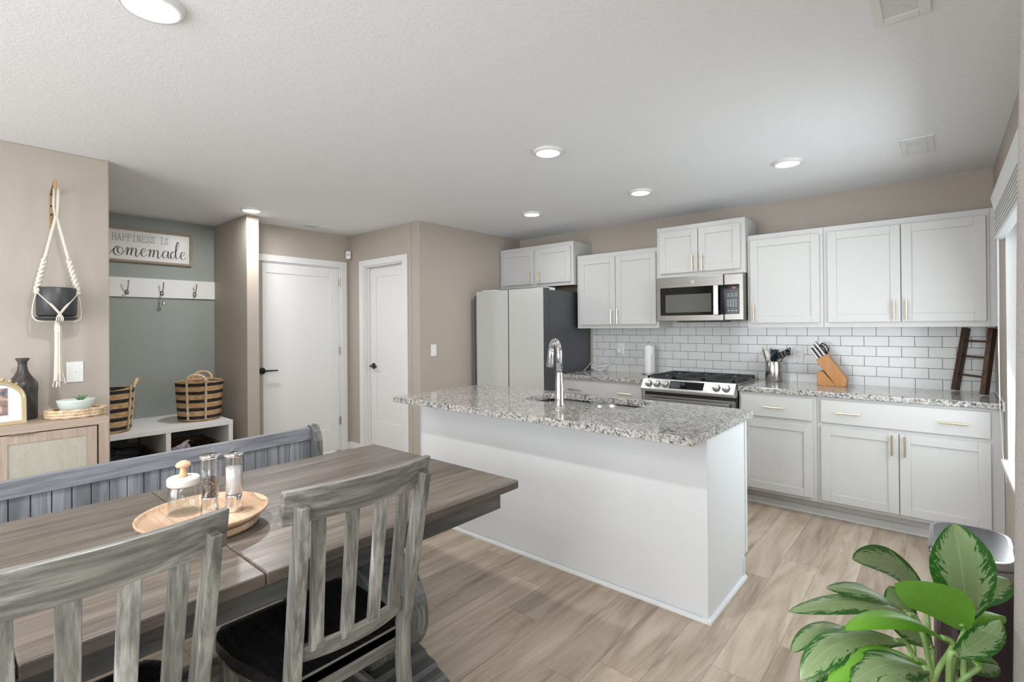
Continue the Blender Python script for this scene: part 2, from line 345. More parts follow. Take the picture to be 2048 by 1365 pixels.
def tube(bm, pts, r, n=10, closed=False, flat=1.0, caps=True, mi=0):
    pts = [Vector(p) for p in pts]; L = len(pts); rr = r if hasattr(r, '__len__') else [r]*L
    rings = []; prev = None
    for i, p in enumerate(pts):
        if closed: tg = pts[(i+1) % L]-pts[i-1]
        else: tg = pts[min(i+1, L-1)]-pts[max(i-1, 0)]
        tg.normalize()
        if prev is None:
            a = Vector((0, 0, 1)) if abs(tg.z) < .9 else Vector((1, 0, 0)); s = tg.cross(a).normalized()
        else: s = (prev-tg*prev.dot(tg)).normalized()
        prev = s; q = tg.cross(s)
        rings.append([bm.verts.new(p+s*math.cos(2*PI*k/n)*rr[i]+q*math.sin(2*PI*k/n)*rr[i]*flat) for k in range(n)])
    for i in range(L if closed else L-1):
        a, b = rings[i], rings[(i+1) % L]
        for k in range(n):
            f = bm.faces.new((a[k], a[(k+1) % n], b[(k+1) % n], b[k])); f.material_index = mi
    if caps and not closed:
        for ring, rev in ((rings[0], True), (rings[-1], False)):
            f = bm.faces.new(ring[::-1] if rev else ring); f.material_index = mi
def cyl(bm, p0, p1, r0, r1=None, n=24, mi=0): tube(bm, [p0, p1], [r0, r1 if r1 is not None else r0], n, mi=mi)
def lathe(bm, prof, c=(0, 0, 0), n=40, sx=1, sy=1, mi=0, uv=False):
    rings = []; c = Vector(c)
    for r, z in prof:
        rings.append([bm.verts.new(c+Vector((r*sx*math.cos(2*PI*k/n), r*sy*math.sin(2*PI*k/n), z))) for k in range(n)] if r > 1e-5 else [bm.verts.new(c+Vector((0, 0, z)))])
    lay = bm.loops.layers.uv.verify() if uv else None
    for i in range(len(rings)-1):
        a, b = rings[i], rings[i+1]
        for k in range(n):
            k2 = (k+1) % n
            if len(a) == 1 and len(b) == 1: continue
            if len(a) == 1: f = bm.faces.new((a[0], b[k2], b[k]))
            elif len(b) == 1: f = bm.faces.new((a[k], a[k2], b[0]))
            else:
                f = bm.faces.new((a[k], a[k2], b[k2], b[k]))
                if uv:
                    for lp, (uu, vv) in zip(f.loops, ((k, i), (k+1, i), (k+1, i+1), (k, i+1))): lp[lay].uv = (uu/n, vv/len(rings))
            f.material_index = mi; f.smooth = True
def prism(bm, poly, axis, a, b, mi=0):
    def P(u, v, w): return {0: (w, u, v), 1: (u, w, v), 2: (u, v, w)}[axis]
    A = [bm.verts.new(P(u, v, a)) for u, v in poly]; B = [bm.verts.new(P(u, v, b)) for u, v in poly]
    f1 = bm.faces.new(A); f2 = bm.faces.new(B[::-1]); f1.material_index = f2.material_index = mi
    n = len(poly)
    for i in range(n):
        f = bm.faces.new((A[i], B[i], B[(i+1) % n], A[(i+1) % n])); f.material_index = mi
def grid(bm, fn, nu, nv, uv=True, mi=0):
    V = [[bm.verts.new(fn(i/nu, j/nv)) for i in range(nu+1)] for j in range(nv+1)]
    lay = bm.loops.layers.uv.verify() if uv else None
    for j in range(nv):
        for i in range(nu):
            f = bm.faces.new((V[j][i], V[j][i+1], V[j+1][i+1], V[j+1][i])); f.smooth = True; f.material_index = mi
            if uv:
                for lp, (a, b) in zip(f.loops, ((i, j), (i+1, j), (i+1, j+1), (i, j+1))): lp[lay].uv = (a/nu, b/nv)
def sweepbox(bm, fn, n, closed=False):
    """fn(t)-> four corner points"""
    R = [[bm.verts.new(p) for p in fn(i/n)] for i in range(n+1)]
    k = len(R[0])
    for i in range(n):
        for j in range(k): bm.faces.new((R[i][j], R[i][(j+1) % k], R[i+1][(j+1) % k], R[i+1][j]))
    bm.faces.new(R[0][::-1]); bm.faces.new(R[-1])
def spline(P, n=8, closed=False):
    P = [Vector(p) for p in P]; out = []; L = len(P)
    rng = L if closed else L-1
    for i in range(rng):
        if closed: a, b, c, d = P[i-1], P[i], P[(i+1) % L], P[(i+2) % L]
        else: a, b, c, d = P[max(i-1, 0)], P[i], P[i+1], P[min(i+2, L-1)]
        for k in range(n):
            t = k/n; out.append(.5*((2*b)+(c-a)*t+(2*a-5*b+4*c-d)*t*t+(3*b-a-3*c+d)*t**3))
    if not closed: out.append(P[-1])
    return out

ROOT = {}
def obj(name, bm, m, parent=None, bevel=0, smooth=None, seg=2, origin=None, solid=0, subsurf=0):
    """link a bmesh given in world coordinates; parent's origin is subtracted"""
    if not (solid or name == 'leaf'): bmesh.ops.recalc_face_normals(bm, faces=bm.faces)
    o_ = Vector(origin) if origin is not None else (ROOT[parent.name] if parent is not None else Vector((0, 0, 0)))
    bmesh.ops.translate(bm, vec=-o_, verts=bm.verts)
    me = D.meshes.new(name); 
    if smooth:
        for f in bm.faces: f.smooth = True
    bm.to_mesh(me); bm.free()
    for mm in (m if isinstance(m, (list, tuple)) else [m]): me.materials.append(mm)
    o = D.objects.new(name, me); C.objects.link(o)
    if parent is not None: o.parent = parent
    else: o.location = o_
    ROOT[o.name] = o_
    if solid:
        sm = o.modifiers.new('solid', 'SOLIDIFY'); sm.thickness = solid; sm.offset = 0
    if subsurf:
        sm = o.modifiers.new('sub', 'SUBSURF'); sm.levels = sm.render_levels = subsurf
    if bevel:
        bv = o.modifiers.new('bevel', 'BEVEL'); bv.width = bevel; bv.segments = seg; bv.limit_method = 'ANGLE'; bv.angle_limit = math.radians(40)
        bv.harden_normals = False
    return o
def thing(name, label, cat, loc=(0, 0, 0), group=None):
    o = D.objects.new(name, None); o.empty_display_size = .05; C.objects.link(o); o.location = loc; ROOT[o.name] = Vector(loc)
    o['label'] = label; o['category'] = cat
    if group: o['group'] = group
    return o
def tag(o, label, cat, group=None):
    o['label'] = label; o['category'] = cat
    if group: o['group'] = group
    return o
def struct(name, bm, m, parent=None, **k):
    o = obj(name, bm, m, parent, **k)
    if parent is None: o['kind'] = 'structure'
    return o
def sempty(name, loc):
    o = D.objects.new(name, None); C.objects.link(o); o.location = loc; ROOT[o.name] = Vector(loc); o['kind'] = 'structure'; o.empty_display_size = .05; return o
def dup(root, loc, rz=0, label=None):
    r = root.copy(); C.objects.link(r); r.location = loc; r.rotation_euler = (0, 0, rz)
    if label: r['label'] = label
    for ch in list(root.children):
        c = ch.copy(); C.objects.link(c); c.parent = r
        for g in list(ch.children):
            d = g.copy(); C.objects.link(d); d.parent = c
    return r

# ---------------------------------------------------------------- the room
H = 2.452; YW = 4.753; XR = .275; XL = -3.967; XF = -3.938; YB = -2.6; XN = -5.70; XD = -5.19; XNIB = -4.885
bm = BM(); box(bm, -6.0, XR+.12, YB-.12, YW+.12, -.08, 0); struct('floor', bm, M['floor'])
bm = BM(); box(bm, -6.0, XR+.12, YB-.12, YW+.12, H, H+.1); struct('ceiling', bm, M['ceil'])
bm = BM(); box(bm, XF-.12, XR+.12, YW, YW+.12, 0, H); struct('wall_back', bm, M['wall'])
# right wall with two window openings
W1 = (2.62, 3.94, .62, 2.04); W2 = (-1.55, .05, .62, 2.04)
bm = BM()
ys = [YB, W2[0], W2[1], W1[0], W1[1], YW]
for i in range(5):
    if i in (1, 3): box(bm, XR, XR+.12, ys[i], ys[i+1], 0, .62); box(bm, XR, XR+.12, ys[i], ys[i+1], 2.04, H)
    else: box(bm, XR, XR+.12, ys[i], ys[i+1], 0, H)
struct('wall_right', bm, M['wall'])
# left: dining wall, mudroom niche, nib, hall, pantry, fridge wall
bm = BM(); box(bm, XL-.12, XL, YB, .746, 0, H); struct('wall_left_dining', bm, M['wall'], bevel=.006)
bm = BM(); box(bm, XN-.1, XN, .1, 1.93, 0, H); struct('wall_left_mudroom', bm, M['green'])
bm = BM(); box(bm, XN, XL-.12, .1, .2, 0, H); struct('wall_front_mudroom', bm, M['wall'])
bm = BM(); box(bm, XN-.1, XNIB, 1.93, 2.04, 0, H); struct('wall_nib', bm, M['wall'], bevel=.006)
bm = BM(); box(bm, XD-.1, XD, 2.04, 2.20, 0, H); box(bm, XD-.1, XD, 3.06, 3.18, 0, H); box(bm, XD-.1, XD, 2.20, 3.06, 2.075, H)
struct('wall_left_hall', bm, M['wall'])
bm = BM(); box(bm, XD-.1, -4.90, 3.18, 3.28, 0, H); box(bm, -4.19, XF-.12, 3.18, 3.28, 0, H); box(bm, -4.90, -4.19, 3.18, 3.28, 2.075, H)
struct('wall_hall_end', bm, M['wall'])
bm = BM(); box(bm, XF-.12, XF, 3.18, YW, 0, H); struct('wall_left_kitchen', bm, M['wall'], bevel=.006)
# rear wall behind the camera, its unseen opening added for the fill lamp
bm = BM(); box(bm, -6, -3.5, YB-.12, YB, 0, H); box(bm, -.3, XR+.12, YB-.12, YB, 0, H); box(bm, -3.5, -.3, YB-.12, YB, 2.25, H)
struct('wall_rear', bm, M['wall'])
# backsplash
bm = BM(); box(bm, -2.902, XR-.001, YW-.009, YW-.001, .9075, 1.372); box(bm, -2.02, -1.20, YW-.0088, YW-.0012, 1.371, 1.47)
struct('wall_backsplash', bm, M['tile'])
bm = BM(); box(bm, XR-.008, XR, 4.09, YW-.009, .913, .925); box(bm, XR-.010, XR, 4.105, 4.113, .87, .925); struct('trim_4', bm, M['white_paint'])
# baseboards
def baseb(name, x0, x1, y0, y1):
    bm = BM(); box(bm, x0, x1, y0, y1, 0, .085); struct(name, bm, M['white_paint'], bevel=.004)
baseb('baseboard_left', XL, XL+.014, YB, .746); baseb('baseboard_hall', XD, XD+.014, 3.135, 3.166)
baseb('baseboard_hall_end', XD, -4.975, 3.166, 3.18); baseb('baseboard_kitchen', XF, XF+.014, 3.18, 3.94)
baseb('baseboard_corner', -4.105, XF+.014, 3.166, 3.18); baseb('baseboard_nib', XNIB, XNIB+.014, 1.93, 2.04)
baseb('baseboard_right', XR-.014, XR, YB, 4.13)

# doors
def casing(name, fn):
    bm = BM(); fn(bm); struct(name, bm, M['white_paint'], bevel=.004)
casing('trim_1', lambda b: (box(b, XD, XD+.018, 3.06, 3.135, 0, 2.143), box(b, XD, XD+.0178, 2.041, 3.06, 2.075, 2.143), box(b, XD-.1, XD+.004, 3.046, 3.06, 0, 2.075), box(b, XD-.1, XD+.004, 2.20, 3.046, 2.062, 2.075), box(b, XD, XD+.0176, 2.041, 2.12, 0, 2.075)))
casing('trim_2', lambda b: (box(b, -4.975, -4.90, 3.162, 3.18, 0, 2.14), box(b, -4.19, -4.112, 3.162, 3.18, 0, 2.14), box(b, -4.90, -4.19, 3.1622, 3.18, 2.075, 2.14),
       box(b, -4.9, -4.886, 3.176, 3.28, 0, 2.075), box(b, -4.204, -4.19, 3.176, 3.28, 0, 2.075), box(b, -4.886, -4.204, 3.176, 3.28, 2.062, 2.075), box(b, -4.886, -4.876, 3.22, 3.245, 0, 2.062), box(b, -4.214, -4.204, 3.22, 3.245, 0, 2.062)))
d1 = sempty('door_1', (XD-.03, 2.63, .01))
bm = BM(); X0, X1 = XD-.04, XD-.003
box(bm, X0, X1-.008, 2.12, 3.044, .012, 2.060)
for a, b_, c, d_ in ((2.12, 2.235, .012, 2.06), (2.93, 3.044, .012, 2.06), (2.235, 2.93, 1.96, 2.06), (2.235, 2.93, .012, .26)): box(bm, X1-.0085, X1, a, b_, c, d_)
obj('door_panel', bm, M['white_paint'], d1, bevel=.004)
bm = BM(); cyl(bm, (XD-.003, 2.19, .965), (XD+.007, 2.19, .965), .033); cyl(bm, (XD+.005, 2.19, .965), (XD+.045, 2.19, .965), .011); tube(bm, [(XD+.045, 2.18, .965), (XD+.045, 2.25, .965), (XD+.042, 2.33, .963)], [.010, .009, .007], 10)
obj('door_handle', bm, M['black'], d1, smooth=True)
for z in (1.86, 1.09, .30):
    bm = BM(); box(bm, XD-.004, XD+.003, 3.036, 3.056, z, z+.09); cyl(bm, (XD+.005, 3.050, z), (XD+.005, 3.050, z+.09), .006, n=10); obj('hinge', bm, M['nickel'], d1)
d2 = sempty('door_2', (-4.545, 3.25, .01))
bm = BM(); Y0, Y1 = 3.246, 3.284
box(bm, -4.884, -4.206, Y0+.008, Y1, .012, 2.060)
for a, b_, c, d_ in ((-4.884, -4.77, .012, 2.06), (-4.32, -4.206, .012, 2.06), (-4.77, -4.32, 1.95, 2.06), (-4.77, -4.32, .012, .36)): box(bm, a, b_, Y0, Y0+.0085, c, d_)
obj('door_panel', bm, M['white_paint'], d2, bevel=.004)
bm = BM(); cyl(bm, (-4.815, 3.246, .965), (-4.815, 3.236, .965), .033); cyl(bm, (-4.815, 3.24, .965), (-4.815, 3.20, .965), .011); tube(bm, [(-4.822, 3.2, .965), (-4.78, 3.2, .965), (-4.71, 3.203, .963)], [.011, .010, .009], 10)
obj('door_handle', bm, M['black'], d2, smooth=True)

# kitchen window
w1 = sempty('window_1', (XR+.06, 3.28, .62))
def winframe(root, W, X):
    y0, y1, z0, z1 = W
    bm = BM()
    for a, b_, c, d_ in ((y0, y0+.05, z0, z1), (y1-.05, y1, z0, z1), (y0+.05, y1-.05, z0, z0+.05), (y0+.05, y1-.05, z1-.05, z1), (y0+.05, y1-.05, (z0+z1)/2-.02, (z0+z1)/2+.02)):
        box(bm, X+.05, X+.10, a, b_, c, d_)
    obj('window_frame', bm, M['screenw'], root, bevel=.003)
    bm = BM(); box(bm, X+.072, X+.078, y0+.045, y1-.045, z0+.045, z1-.045); obj('window_pane', bm, M['glass'], root)
    bm = BM(); box(bm, X-.03, X+.052, y0-.02, y1+.02, z0-.022, z0+.001); obj('window_sill', bm, M['white_paint'], root, bevel=.004)
    bm = BM(); box(bm, X-.001, X+.05, y1-.004, y1+.002, z0, z1); box(bm, X-.001, X+.05, y0-.002, y0+.004, z0, z1); box(bm, X-.001, X+.05, y0, y1, z1-.004, z1+.002); obj('window_return', bm, M['white_paint'], root)
winframe(w1, W1, XR)
w2 = sempty('window_2', (XR+.06, -.75, .62)); winframe(w2, W2, XR)
# blind on the kitchen window
t = thing('window_blind', 'raised white window blind with valance on the window beside the cabinets', 'blind', (XR-.03, 3.5, 2.0))
bm = BM(); prism(bm, [(XR-.002, 2.03), (XR-.002, 2.125), (XR-.05, 2.125), (XR-.055, 2.115), (XR-.04, 2.03)], 1, 2.58, 4.03); obj('valance', bm, M['blind'], t, bevel=.003)
bm = BM()
for k in range(14): box(bm, XR-.044+.004*(k % 2), XR-.004, 2.60, 4.0, 2.022-k*.0105, 2.028-k*.0105)
obj('slat_stack', bm, M['blind'], t)
bm = BM(); box(bm, XR-.044, XR-.004, 2.60, 4.0, 1.862, 1.878); obj('bottom_rail', bm, M['blind'], t, bevel=.003)
bm = BM(); pts = spline([(XR-.03, 3.93, 1.88), (XR-.03, 3.94, 1.5), (XR-.03, 3.98, 1.0), (XR-.02, 4.02, .78), (XR-.02, 3.95, .64), (XR-.03, 3.60, .57)], 8); tube(bm, pts, .0022, 6)
pts = spline([(XR-.035, 3.90, 1.88), (XR-.035, 3.93, 1.3), (XR-.03, 3.95, .95)], 6); tube(bm, pts, .0018, 6); obj('pull_cord', bm, M['cable'], t, smooth=True)

# ---------------------------------------------------------------- cabinets
def handle(door, p, vert, L=.14, face_y=4.415):
    x, z = p; bm = BM(); yo = face_y-.028
    if vert:
        cyl(bm, (x, yo, z-L/2), (x, yo, z+L/2), .006, n=12)
        for s in (-1, 1): cyl(bm, (x, yo, z+s*L*.32), (x, face_y+.001, z+s*L*.32), .005, n=8)
    else:
        cyl(bm, (x-L/2, yo, z), (x+L/2, yo, z), .006, n=12)
        for s in (-1, 1): cyl(bm, (x+s*L*.32, yo, z), (x+s*L*.32, face_y+.001, z), .005, n=8)
    return obj('handle', bm, M['brass'], door, smooth=False)
def shaker(parent, x0, x1, z0, z1, yf, name='door'):
    bm = BM(); s = .057; th = .019
    box(bm, x0+s-.002, x1-s+.002, yf+.009, yf+th, z0+s-.002, z1-s+.002)
    box(bm, x0, x0+s, yf, yf+th, z0, z1); box(bm, x1-s, x1, yf, yf+th, z0, z1)
    box(bm, x0+s, x1-s, yf, yf+th, z0, z0+s); box(bm, x0+s, x1-s, yf, yf+th, z1-s, z1)
    return obj(name, bm, M['cab'], parent, bevel=.0022)
def slab(parent, x0, x1, z0, z1, yf):
    bm = BM(); box(bm, x0, x1, yf, yf+.019, z0, z1); return obj('drawer', bm, M['cab'], parent, bevel=.003)
def wallcab(label, x0, x1, z0, z1, yf, doors, openb=False):
    t = thing('wall_cabinet', label, 'cabinet', ((x0+x1)/2, YW-.002, z0))
    bm = BM()
    if openb:   # box with a raised raw wood bottom
        box(bm, x0, x1, yf, yf+.02, z0, z1); box(bm, x0, x0+.016, yf+.02, YW-.002, z0, z1); box(bm, x1-.016, x1, yf+.02, YW-.002, z0, z1); box(bm, x0+.016, x1-.016, yf+.02, YW-.002, z1-.016, z1)
    else: box(bm, x0, x1, yf, YW-.0095, z0, z1)
    obj('cabinet_body', bm, M['cab'], t, bevel=.0015)
    if openb:
        bm = BM(); box(bm, x0+.016, x1-.016, yf+.02, YW-.003, z0+.02, z0+.03); box(bm, x0+.016, x1-.016, YW-.025, YW-.003, z0-.0, z0+.02); obj('bottom_panel', bm, M['beige_grout'], t)
    for a, b_, hx in doors:
        d = shaker(t, a, b_, z0+.037, z1-.045, yf-.020); handle(d, (hx, z0+.037+.082), True, .14, yf-.020)
    return t
wallcab('small high white wall cabinet with two doors above the fridge', -3.93, -2.912, 1.824, 2.283, 4.386, [(-3.885, -3.43, -3.47), (-3.392, -2.94, -3.335)], True)
wallcab('white two-door wall cabinet between the fridge and the microwave', -2.895, -2.0, 1.367, 2.123, 4.435, [(-2.858, -2.446, -2.482), (-2.440, -2.02, -2.414)])
wallcab('highest white wall cabinet with two doors directly above the microwave', -1.992, -1.2265, 1.823, 2.283, 4.390, [(-1.962, -1.612, -1.655), (-1.606, -1.262, -1.57)])
wallcab('narrow single-door white wall cabinet right of the microwave', -1.2225, -.682, 1.367, 2.128, 4.435, [(-1.197, -.705, -1.170)])
t = wallcab('wide two-door white wall cabinet in the right corner by the window', -.680, .235, 1.367, 2.128, 4.435, [(-.652, -.2175, -.254), (-.2125, .218, -.186)])
bm = BM(); box(bm, .235, XR-.001, 4.440, 4.46, 1.367, 2.128); box(bm, .262, XR-.001, 4.395, 4.44, 1.367, 2.15); obj('filler_strip', bm, M['cab'], t, bevel=.0015)

def basecab(label, x0, x1, doors, drawers, x1body=None):
    t = thing('base_cabinet', label, 'cabinet', ((x0+x1)/2, YW-.002, 0))
    bm = BM(); box(bm, x0, x1, 4.15, YW-.002, .117, .8755); obj('cabinet_body', bm, M['cab'], t, bevel=.0015)
    bm = BM(); box(bm, x0, x1, 4.245, YW-.002, 0, .117); obj('toe_kick', bm, M['cab'], t)
    bm = BM(); box(bm, x0, x1, 4.233, 4.2455, 0, .05); prism(bm, [(4.236, 0), (4.222, 0), (4.2235, .008), (4.229, .015), (4.236, .018)], 0, x0, x1); obj('kick_molding', bm, M['cab'], t)
    for a, b_, hs in drawers:
        d = slab(t, a, b_, .695, .855, 4.130)
        for hx in hs: handle(d, (hx, .772), False, .14, 4.130)
    for a, b_, hx in doors:
        d = shaker(t, a, b_, .141, .667, 4.130); handle(d, (hx, .592), True, .135, 4.130)
    return t
basecab('white base cabinet with one wide drawer between fridge and range', -2.912, -2.004, [(-2.89, -2.463, -2.505), (-2.457, -2.03, -2.415)], [(-2.89, -2.03, (-2.724, -2.186))])
basecab('narrow white base cabinet with one drawer right of the range', -1.214, -.687, [(-1.196, -.712, -1.155)], [(-1.196, -.712, (-.959,))])
basecab('wide white base cabinet with two-handled drawer and two doors by the window', -.686, XR-.001, [(-.660, -.2225, -.257), (-.2175, .216, -.190)], [(-.660, .216, (-.495, .048))])

def counter(label, x0, x1):
    bm = BM(); box(bm, x0, x1, 4.118, YW-.0095, .876, .914)
    o = obj('countertop', bm, M['granite'], None, bevel=.005, seg=3, origin=((x0+x1)/2, 4.43, .876)); tag(o, label, 'countertop')
counter('short speckled granite countertop between fridge and range', -2.914, -2.003)
counter('long speckled granite countertop under the knife block and ladder', -1.216, XR-.0105)

# ---------------------------------------------------------------- island
t = thing('kitchen_island', 'large white kitchen island cabinet under the overhanging granite top', 'kitchen island', (-1.88, 2.67, 0))
IX0, IX1, IY0, IY1 = -2.925, -.838, 2.37, 2.965
bm = BM(); xb_ = IX1-.016
box(bm, IX0, -2.18, IY0+.012, IY1, .115, .8755); box(bm, -1.29, xb_, IY0+.012, IY1, .115, .8755); box(bm, -2.18, -1.29, IY0+.012, 2.50, .115, .8755); box(bm, -2.18, -1.29, 2.957, IY1, .115, .8755); box(bm, -2.18, -1.29, 2.50, 2.957, .115, .62); box(bm, IX0, xb_, IY0+.012, 2.905, 0, .115); obj('cabinet_body', bm, M['island'], t)
bm = BM(); box(bm, IX0+.004, -.868, IY0+.004, IY0+.0125, 0, .8753); obj('front_panel', bm, M['island'], t, bevel=.001)
bm = BM(); box(bm, -.8675, IX1, IY0-.002, IY0+.012, 0, .8754); obj('corner_stile', bm, M['island'], t, bevel=.0015)
bm = BM(); box(bm, IX0-.002, IX0+.0035, IY0-.002, IY0+.012, 0, .8754); obj('corner_stile', bm, M['island'], t, bevel=.0015)
bm = BM(); prism(bm, [(IY0+.0125, 0), (2.925, 0), (2.925, .113), (2.949, .13), (2.972, .13), (2.972, .8752), (IY0+.0125, .8752)], 0, IX1-.0155, IX1); obj('side_panel', bm, M['island'], t, bevel=.001)
bm = BM(); box(bm, IX1, IX1+.006, 2.945, 2.972, .13, .8752); box(bm, IX1, IX1+.005, 2.905, 2.925, .0, .113); obj('edge_trim', bm, M['island'], t, bevel=.001)
qr = [(0, 0), (-.016, 0), (-.0155, .006), (-.012, .0125), (-.006, .0165), (0, .018)]
bm = BM(); prism(bm, [(IY0-.002+a*1.0, z) for a, z in qr], 0, IX0-.002, IX1+.016); prism(bm, [(IX1-a, z) for a, z in qr], 1, IY0-.018, 2.93); obj('shoe_molding', bm, M['island'], t, smooth=False)
for k in range(4):
    x0 = IX0+.02+k*.515; bm = BM(); box(bm, x0, x0+.5, IY1, IY1+.019, .14, .86); obj('door', bm, M['cab'], t, bevel=.003)

# island top with double sink cutout
SX0, SX1, SY0, SY1 = -2.125, -1.345, 2.545, 2.965-.02
CT = (-2.897, -.802, 2.100, 3.001)
def rrect(x0, x1, y0, y1, r, n=6):
    out = []
    for cx, cy, a0 in ((x1-r, y1-r, 0), (x0+r, y1-r, PI/2), (x0+r, y0+r, PI), (x1-r, y0+r, 1.5*PI)):
        for k in range(n+1): a = a0+k*PI/2/n; out.append((cx+r*math.cos(a), cy+r*math.sin(a)))
    return out
def slab_with_hole(bm, outer, inner, z0, z1):
    # both loops: same count via angular matching using triangle fill
    vo = [bm.verts.new((x, y, z1)) for x, y in outer]; vi = [bm.verts.new((x, y, z1)) for x, y in inner]
    eo = [bm.edges.new((vo[i], vo[(i+1) % len(vo)])) for i in range(len(vo))]; ei = [bm.edges.new((vi[i], vi[(i+1) % len(vi)])) for i in range(len(vi))]
    r = bmesh.ops.triangle_fill(bm, use_beauty=True, use_dissolve=False, edges=eo+ei)
    faces = [g for g in r['geom'] if isinstance(g, bmesh.types.BMFace)]
    e = bmesh.ops.extrude_face_region(bm, geom=faces)
    vs = [g for g in e['geom'] if isinstance(g, bmesh.types.BMVert)]
    bmesh.ops.translate(bm, vec=(0, 0, z0-z1), verts=vs)
bm = BM(); slab_with_hole(bm, rrect(*CT, .012, 3), rrect(SX0, SX1, SY0, SY1, .10, 8), .876, .914)
o = obj('island_countertop', bm, M['granite'], None, bevel=.004, seg=3, origin=(-1.85, 2.55, .876)); tag(o, 'overhanging speckled granite island top holding the sink', 'countertop')
t = thing('sink', 'double-bowl stainless steel undermount sink in the island top', 'sink', (-1.73, 2.75, .68))
def bowl(x0, x1, y0, y1, zb, r):
    bm = BM(); n = 7; loops = []
    for z, ins in ((.8755, 0), (.80, .004), (zb+.03, .012), (zb+.006, .03), (zb, .06)):
        loops.append([bm.verts.new((x, y, z)) for x, y in rrect(x0+ins, x1-ins, y0+ins, y1-ins, max(r-ins*.6, .02), n)])
    for a, b_ in zip(loops, loops[1:]):
        for i in range(len(a)): f = bm.faces.new((a[i], a[(i+1) % len(a)], b_[(i+1) % len(a)], b_[i])); f.smooth = True
    bm.faces.new(loops[-1]); o = obj('bowl', bm, M['sink'], t, solid=.0015)
    return o
o1 = bowl(-2.135, -1.765, 2.53, 2.95, .70, .09); o2 = bowl(-1.735, -1.335, 2.53, 2.95, .66, .11)
bm = BM(); box(bm, -1.767, -1.733, 2.53, 2.95, .850, .8752); obj('divider', bm, M['sink'], t, bevel=.006)
for bx, o, z in ((-1.95, o1, .70), (-1.535, o2, .66)):
    bm = BM(); lathe(bm, [(.0, z+.002), (.025, z+.002), (.04, z+.005), (.045, z+.003)], (bx, 2.76, 0), 24); obj('drain', bm, M['chrome'], o)
# faucet
t = thing('kitchen_faucet', 'tall chrome pull-down faucet on the island beside the sink', 'faucet', (-1.75, 2.475, .914))
FX, FY = -1.75, 2.475
bm = BM(); lathe(bm, [(0, 0), (.031, 0), (.031, .006), (.027, .012), (.026, .10), (.024, .15), (.019, .20)], (FX, FY, .9145), 28)
arc = [(FX, FY, 1.11), (FX, FY, 1.22)]+[(FX-.064*(1-math.cos(a)), FY+.046*(1-math.cos(a)), 1.225+.075*math.sin(a)) for a in [k*PI/10 for k in range(1, 10)]]
tube(bm, arc, [.0185]*2+[.0175]*9, 18); obj('spout', bm, M['chrome'], t, smooth=True)
bm = BM(); e = Vector(arc[-1]); tube(bm, [e, e+Vector((-.004, .003, -.03)), e+Vector((-.012, .004, -.105)), e+Vector((-.013, .004, -.115))], [.0175, .019, .023, .020], 18); obj('spray_head', bm, M['chrome'], t, smooth=True)
bm = BM(); cyl(bm, (FX-.018, FY+.006, .965), (FX-.05, FY+.02, .965), .015); cyl(bm, (FX-.052, FY+.021, .965), (FX-.085, FY+.034, .967), .012); obj('lever', bm, M['chrome'], t, smooth=True)

# ---------------------------------------------------------------- range
t = thing('gas_range', 'stainless steel slide-in gas range with black grates and five knobs', 'range', (-1.609, 4.4, 0))
RX0, RX1 = -1.996, -1.222
bm = BM(); box(bm, RX0+.004, RX1-.004, 4.145, YW-.012, .01, .895); obj('range_body', bm, M['greyfridge'], t)
bm = BM(); box(bm, RX0, RX1, 4.10, YW-.011, .905, .925); obj('cooktop', bm, M['steel'], t, bevel=.004)
bm = BM(); prism(bm, [(4.102, .932), (4.125, .932), (4.145, .91), (4.145, .82), (4.075, .82), (4.040, .828), (4.036, .850)], 0, RX0, RX1); obj('control_panel', bm, M['steel_light'], t, bevel=.003)
# panel plane runs from (4.036,.850) to (4.102,.932)
pd = Vector((0, .066, .082)).normalized(); pn = Vector((0, -pd.z, pd.y))
def onp(x, s, h=0): return Vector((x, 4.036, .850))+pd*s+pn*h
for x in (-1.935, -1.860, -1.785, -1.362, -1.288):
    bm = BM(); tube(bm, [onp(x, .055, 0), onp(x, .055, .006)], [.031, .031], 28); kb = obj('knob_ring', bm, M['greyfridge'], t, smooth=False)
    bm = BM(); tube(bm, [onp(x, .055, .005), onp(x, .055, .022), onp(x, .055, .027)], [.026, .0245, .021], 28)
    a, b_ = onp(x, .037, .030), onp(x, .073, .030); beam(bm, a, b_, .011, .010, up=pn); o = obj('knob', bm, M['steel_light'], t, bevel=.001)
bm = BM(); A = [onp(x, s, .0012) for x, s in ((-1.745, .018), (-1.463, .018), (-1.463, .090), (-1.745, .090))]; B = [p-pn*.002 for p in A]
va = [bm.verts.new(p) for p in A]; vb = [bm.verts.new(p) for p in B]; bm.faces.new(va); bm.faces.new(vb[::-1])
for i in range(4): bm.faces.new((va[i], vb[i], vb[(i+1) % 4], va[(i+1) % 4]))
sc_ = obj('display_panel', bm, M['blackgl'], t)
bm = BM(); vs = [bm.verts.new(onp(x, s, .0018)) for x, s in ((-1.738, .026), (-1.655, .026), (-1.655, .082), (-1.738, .082))]; bm.faces.new(vs); obj('display_screen', bm, M['grey_screen'], sc_, solid=.0006)
bm = BM(); tube(bm, [onp(-1.627, .055, .001), onp(-1.627, .055, .02), onp(-1.627, .055, .024)], [.021, .020, .017], 24); obj('control_dial', bm, M['black'], t)
bm = BM(); box(bm, RX0+.012, RX1-.012, 4.10, 4.15, .79, .82); obj('vent_gap', bm, M['black'], t)
bm = BM(); box(bm, RX0+.006, RX1-.006, 4.085, 4.146, .24, .792); dr = obj('oven_door', bm, M['steel'], t, bevel=.004)
bm = BM(); box(bm, RX0+.09, RX1-.09, 4.083, 4.0855, .32, .66); obj('oven_window', bm, M['blackgl'], dr)
